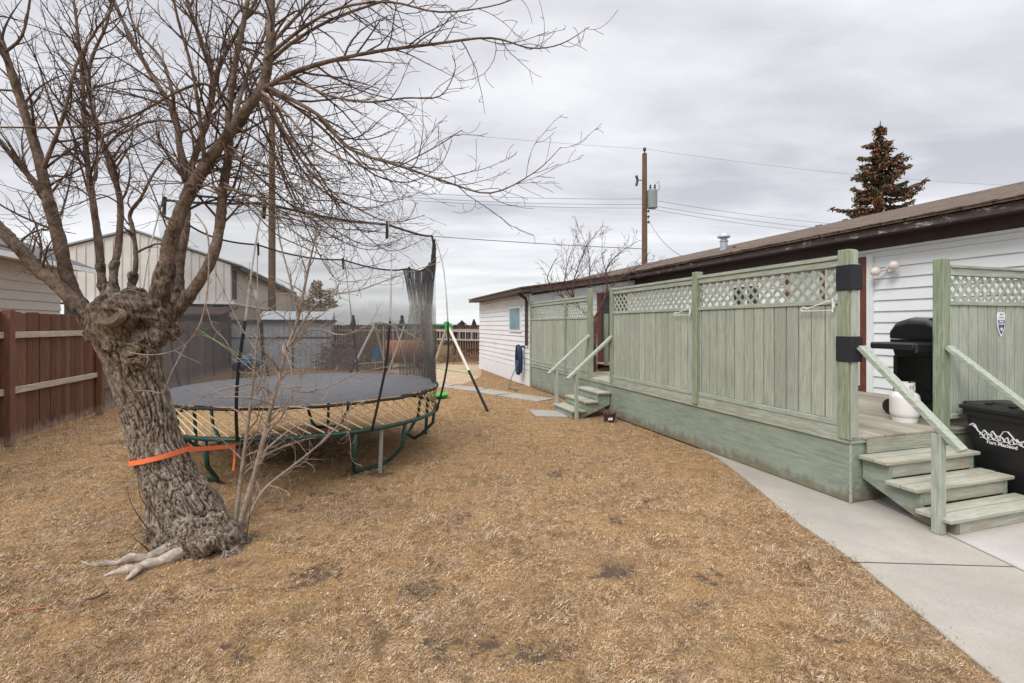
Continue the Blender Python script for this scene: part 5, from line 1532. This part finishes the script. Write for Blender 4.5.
RR = random.Random(909)
for k in range(13):
    x1 = RR.uniform(320, 440); y1 = RR.uniform(170, 292); D0 = RR.uniform(3.1, 3.5); D1 = RR.uniform(2.9, 4.6)
    sx_, sy_ = RR.choice([(264,84),(256,98),(236,125),(228,150),(224,185),(262,92)])
    y1 = max(y1, sy_+45)
    pth = []
    for q in range(7):
        t_ = q/6; xx = sx_+(x1-sx_)*t_; yy = sy_+(y1-sy_)*(math.sin(t_*PI/2)**.9)+RR.uniform(-5, 5)
        if q == 6: yy -= RR.uniform(6, 26); xx += RR.uniform(5, 22)
        pth.append((xx, yy, D0+(D1-D0)*t_))
    limb(pth, RR.uniform(.010, .017), .0025, up=.05, start=.12, bias=Vector((.35, 0, -.1)), lenf=.42, dens_=(9, 8, 6), seed=300+k)
for k in range(15):
    x1 = RR.uniform(5, 200); y1 = RR.uniform(20, 250); sx_, sy_ = RR.choice([(222,193),(184,176),(171,240),(92,195),(120,200)])
    pth = [(sx_+(x1-sx_)*t_/5, sy_+(y1-sy_)*(t_/5)-18*math.sin(t_/5*PI)+RR.uniform(-5,5), 3.4+RR.uniform(-.1,.1)-t_*.1) for t_ in range(6)]
    limb(pth, .010, .002, up=.2, start=.12, lenf=.42, dens_=(8, 8, 6), seed=400+k)
# pale shoots rising from the right of the base
R = random.Random(61)
sh_ = [([(236,552,3.42),(243,515,3.42),(256,470,3.42),(272,405,3.42),(285,355,3.42),(298,318,3.42),(306,280,3.42),(318,225,3.45)], .028, .006),
       ([(233,550,3.45),(238,500,3.48),(244,455,3.5),(251,400,3.5),(256,350,3.5),(258,315,3.5),(250,285,3.5)], .021, .005),
       ([(243,530,3.45),(262,492,3.55),(290,468,3.65),(315,448,3.7),(338,425,3.75),(352,408,3.8),(372,398,3.8)], .015, .004),
       ([(285,355,3.42),(310,330,3.45),(345,335,3.5),(380,322,3.55),(420,340,3.6)], .010, .003),
       ([(272,405,3.42),(262,380,3.4),(240,360,3.35),(222,345,3.3),(205,335,3.3)], .008, .002),
       ([(290,345,3.42),(320,300,3.4),(360,290,3.4),(400,275,3.4),(440,262,3.4)], .009, .002),
       ([(278,380,3.42),(300,392,3.4),(330,386,3.35),(360,372,3.35),(400,365,3.35)], .008, .002),
       ([(298,318,3.42),(290,280,3.4),(280,240,3.4),(276,205,3.4)], .009, .003),
       ([(256,350,3.5),(240,325,3.5),(228,300,3.5),(215,270,3.5)], .008, .002),
       ([(345,415,3.78),(350,440,3.78),(352,460,3.78),(362,466,3.78)], .005, .003)]
for pth, a, b in sh_:
    m = MB(); grow(m, PP(pth), a, b, R, 0, (14, 12, 9), .15, .34, .0016, 1, .25 if a > .015 else .1); m.build('shoot', 'sapling', tree, smooth=True, fix=False)
# thin red suckers at the base
for pth in ([(163,548,3.3),(145,525,3.25),(132,505,3.2),(127,487,3.2)], [(160,550,3.3),(150,530,3.3),(150,505,3.3),(146,490,3.3)], [(150,552,3.3),(143,545,3.25),(134,538,3.2)], [(245,545,3.4),(249,520,3.4),(251,500,3.4)],
            [(163,548,3.3),(158,520,3.28),(142,500,3.25),(138,482,3.25)]):
    m = MB(); grow(m, PP(pth), .006, .002, R, 0, (8, 6, 0), .5, .35, .0016); m.build('sucker', 'sucker', tree, smooth=True, fix=False)
# bleached exposed roots
def gp(px, py, dz=0):
    Y = F*(CH-dz)/(py-325); return Vector(((px-512)/F*Y, Y, dz-(.018 if dz > .01 and px < 210 and py < 575 else 0)))
m = MB()
m.tube([gp(205,540,.06), gp(175,553,.05), gp(158,560,.03), gp(147,562,.032), gp(135,567,.022), gp(127,567,.024), gp(116,570,.012), gp(104,576,-.005)], [.06,.05,.038,.04,.03,.032,.022,.008], 10, jitter=.22)
m.tube([gp(200,535,.06), gp(165,549,.05), gp(146,556,.03), gp(130,556,.03), gp(117,561,.018), gp(104,560,.02), gp(93,563,.014), gp(80,561,.0)], [.05,.045,.03,.034,.022,.025,.014,.006], 10, jitter=.25)
m.tube([gp(140,565,.04), gp(132,572,.03), gp(126,580,.0)], [.026,.018,.008], 8, jitter=.2)
m.build('root', 'root', tree, smooth=True)

# orange strap round the trunk to the trampoline leg
TC = Vector((-2.69, 6.40, 0))
st = thing('ratchet_strap', 'orange ratchet strap wrapped round the leaning trunk and tied to the trampoline', 'strap', tuple(P(160,455,TY)), house=False)
m = MB(); ctr = P(161,453,TY); SR = .197; pts = []
for k in range(29):
    a = PI*1.02+(PI*.98)*k/28
    x = SR*math.cos(a); y = SR*math.sin(a); pts.append(Vector((ctr.x+x, ctr.y+y, ctr.z-.012+.20*x)))
hook = Vector((TC.x-.15, TC.y-1.60, .50)); hook = P(242,446,4.75)
pts.append(hook)
bk_ = []
for k in range(15):
    a = PI*1.02-PI*1.04*k/14; bk_.append(Vector((ctr.x+SR*math.cos(a), ctr.y+SR*math.sin(a), ctr.z-.012+.20*SR*math.cos(a))))
def ribbon(m, pts, h, th=.003):
    for a, b in zip(pts[:-1], pts[1:]): m.bar(a, b, th, h)
ribbon(m, pts, .036); ribbon(m, list(bk_)+[pts[-2]], .036)
m.build('strap_loop', 'orange', st)
m = MB(); e_ = P(234,447,4.55); ribbon(m, [e_, e_+Vector((.005,0,-.1)), e_+Vector((-.002,-.01,-.22))], .0035, .036); 
m.build('loose_end', 'orange', st)
m = MB(); m.bar(P(236,447,4.6), hook+Vector((.03,.02,.005)), .04, .03); m.bar(hook, hook+Vector((.1,.05,.02)), .02, .02); m.build('ratchet', 'black', st)

# bits on the ground
m = MB(); pts = [gp(-5,613,.02), gp(12,612,.022), gp(30,609,.02), gp(50,607,.016)]; m.tube(pts, .004, 5); tag(m.build('cord', plain('faded orange cord', (.42, .13, .06), .8)), 'length of faded orange cord lying in the grass at the left edge', 'cord')
m = MB(); m.tube([gp(85,600,.02), gp(97,597,.022), gp(108,592,.02)], [.004,.007,.004], 5); tag(m.build('stick', 'sucker'), 'short reddish stick lying in the grass left of the trunk', 'stick')
m = MB(); m.tube([gp(20,550,.015), gp(60,546,.02), gp(110,540,.015)], [.004,.008,.004], 5, jitter=.2); tag(m.build('stick', 'limb'), 'thin grey stick half sunk in the grass behind the bleached roots', 'stick')
m = MB(); m.tube([gp(203,583,.015), gp(215,590,.02), gp(232,588,.015)], [.003,.004,.003], 5); tag(m.build('stick', 'sapling'), 'pale twig on the grass in front of the trunk base', 'stick')

# ------------------------------------------------------------------ trampoline
TR = 1.68; MZ = .85; FR = 1.68; FZ = .53
tp_ = thing('trampoline', 'large round trampoline with grey mat, green frame and torn black safety net', 'trampoline', (TC.x, TC.y, 0), house=False)
m = MB(); b0 = 0; NR = 96
m.v.append((TC.x, TC.y, MZ-.02))
for j, (r_, z_) in enumerate(((.4,-.018),(.8,-.012),(1.2,-.006),(1.5,0),(TR-.02,.004))):
    for k in range(NR): a = 2*PI*k/NR; m.v.append((TC.x+r_*math.cos(a), TC.y+r_*math.sin(a), MZ+z_))
for k in range(NR): m.f.append((0, 1+k, 1+(k+1) % NR))
for j in range(4):
    for k in range(NR): m.f.append((1+j*NR+k, 1+(j+1)*NR+k, 1+(j+1)*NR+(k+1) % NR, 1+j*NR+(k+1) % NR))
m.build('mat', 'tramp_mat', tp_, smooth=True)
m = MB(); m.ring((TC.x, TC.y, MZ-.02), TR, .017, 96, 6, zf=lambda a: .004*math.sin(a*24)); m.build('mat_edge', 'tramp_black', tp_)
m = MB(); m.ring((TC.x, TC.y, FZ), FR, .024, 96, 8); fr = m.build('frame', 'tramp_green', tp_, smooth=True)
R = random.Random(19)
for k in range(80):
    a = 2*PI*k/80; b = a+.245
    p = Vector((TC.x+(TR-.01)*math.cos(a), TC.y+(TR-.01)*math.sin(a), MZ-.045)); q = Vector((TC.x+(FR-.03)*math.cos(b), TC.y+(FR-.03)*math.sin(b), FZ+.02))
    mid = (p+q)/2-Vector((math.cos(a), math.sin(a), 0))*.0
    m = MB(); m.tube([p, mid, q], .0085, 5); m.build('spring_rod', 'tramp_rod', tp_)
for k in range(5):
    th = math.radians(-41-72*k); pr_ = []
    for da, z_, rr_ in ((-.19,FZ-.02,FR),(-.19,.24,FR-.04),(-.16,.08,FR-.20),(-.12,.022,FR-.28),(.10,.022,FR-.28),(.15,.08,FR-.20),(.185,.24,FR-.04),(.19,FZ-.02,FR)):
        pr_.append(Vector((TC.x+rr_*math.cos(th+da), TC.y+rr_*math.sin(th+da), z_)))
    m = MB(); m.tube(pr_, .023, 8); lg_ = m.build('leg', 'tramp_green', tp_, smooth=True)
    m = MB(); p = Vector((TC.x+(FR-.06)*math.cos(th), TC.y+(FR-.06)*math.sin(th), 0)); p2 = Vector((TC.x+(FR-.03)*math.cos(th), TC.y+(FR-.03)*math.sin(th), FZ)); m.tube([p+Vector((0,0,.02)), p2], .023, 8)
    m.build('leg_post', 'grey_plate' if k == 0 else 'tramp_green', lg_)
angs = [-82, -38, 5, 50, 95, 140, 185, 232]
def rimz(deg):
    deg = (deg+360) % 360
    T_ = [(0,2.84),(15,2.62),(40,2.50),(60,2.56),(90,2.70),(120,2.82),(150,2.9),(185,3.0),(225,2.98),(255,2.92),(280,2.84),(322,2.76),(360,2.84)]
    for (a, x), (b, y) in zip(T_[:-1], T_[1:]):
        if a <= deg <= b:
            z_ = x+(y-x)*(deg-a)/(b-a); break
    near = min(abs((deg-q+180) % 360-180) for q in angs)
    return z_-.06*math.sin(min(1, near/22)*PI/2)+.03
RIMR = 1.62
m = MB(); m.ring((TC.x, TC.y, 0), RIMR, .014, 120, 5, zf=lambda a: rimz(math.degrees(a))); m.build('net_rim', 'tramp_black', tp_)
m = MB(); nz_ = 10; NA = 120
for j in range(nz_+1):
    t = j/nz_
    for k in range(NA):
        a = 2*PI*k/NA; dg_ = math.degrees(a); near = min(abs((dg_-q+180) % 360-180) for q in angs)
        r_ = TR-.02-.10*math.sin(t*PI)*math.sin(min(1, near/22)*PI/2)+.012*mnoise.noise(Vector((a*4, t*3, 0)))
        m.v.append((TC.x+r_*math.cos(a), TC.y+r_*math.sin(a), MZ+(rimz(dg_)-MZ)*t))
for j in range(nz_):
    for k in range(NA):
        m.f.append((j*NA+k, j*NA+(k+1) % NA, (j+1)*NA+(k+1) % NA, (j+1)*NA+k))
m.build('safety_net', 'net', tp_, smooth=True)
# gathered doorway folds on the right, hanging from the rim
def folds(mat, z0, z1, a0, a1, amp, seed, name, rin=0.0):
    m = MB(); R = random.Random(seed); nA = 60; nZ = 12
    for j in range(nZ+1):
        t = j/nZ
        for k in range(nA+1):
            s_ = k/nA; squeeze = .55+.45*min(1, abs(t-.62)*2.2)
            a = math.radians(a0+(a1-a0)*(.5+(s_-.5)*squeeze)); zt = rimz(math.degrees(a))
            r_ = TR-.05+amp*math.sin(k*1.9+j*.15)+.02*mnoise.noise(Vector((k*.3, j*.4, seed)))-rin*math.sin(t*PI)
            z_ = z0+(min(z1, 9)-z0)*t if z1 < 5 else z0+(zt-z0)*t
            m.v.append((TC.x+r_*math.cos(a), TC.y+r_*math.sin(a), z_))
    for j in range(nZ):
        for k in range(nA):
            b = j*(nA+1)+k; m.f.append((b, b+1, b+nA+2, b+nA+1))
    m.build(name, mat, tp_, smooth=True, fix=False)
folds('net_gather', .87, 9, 4, 58, .035, 1, 'net_gather', .04)
for k, d0 in enumerate(angs):
    a0 = math.radians(d0); b_ = a0-.14; zt = rimz(d0)
    def pt(a, r_, z_): return (TC.x+r_*math.cos(a), TC.y+r_*math.sin(a), z_)
    pts = [pt(b_, FR+.02, FZ), pt(b_+.02, FR+.10, .85), pt(b_+.05, FR+.16, 1.25), pt(b_+.08, FR+.15, 1.7)]
    m = MB(); m.tube([tuple(q) for q in catmull(pts, 4)], .015, 6); lo_ = m.build('net_pole', 'tramp_black', tp_, smooth=True)
    pts = [pt(b_+.08, FR+.15, 1.68), pt(b_+.10, FR+.12, 2.1), pt(b_+.12, FR+.07, 2.5), pt(a0, RIMR+.01, zt+.12)]
    pr2 = catmull(pts, 4)
    m = MB(); m.tube(pr2, [.011]*4+[.008]*(len(pr2)-4), 6); m.build('pole_tip', 'pale_rod', lo_, smooth=True)
    m = MB(); m.tube([pt(a0, RIMR+.015, zt+.03), pt(a0-.005, RIMR+.02, zt-.16)], .018, 6); m.build('net_sleeve', 'tramp_black', lo_)
# net lower skirt, torn green cord
m = MB(); m.tube([P(196,328,5.6), P(215,340,5.65), P(245,358,5.7)], .006, 5); m.build('green_cord', 'lime', tp_)
print('OBJECTS', len(bpy.data.objects), 'blades', nb)
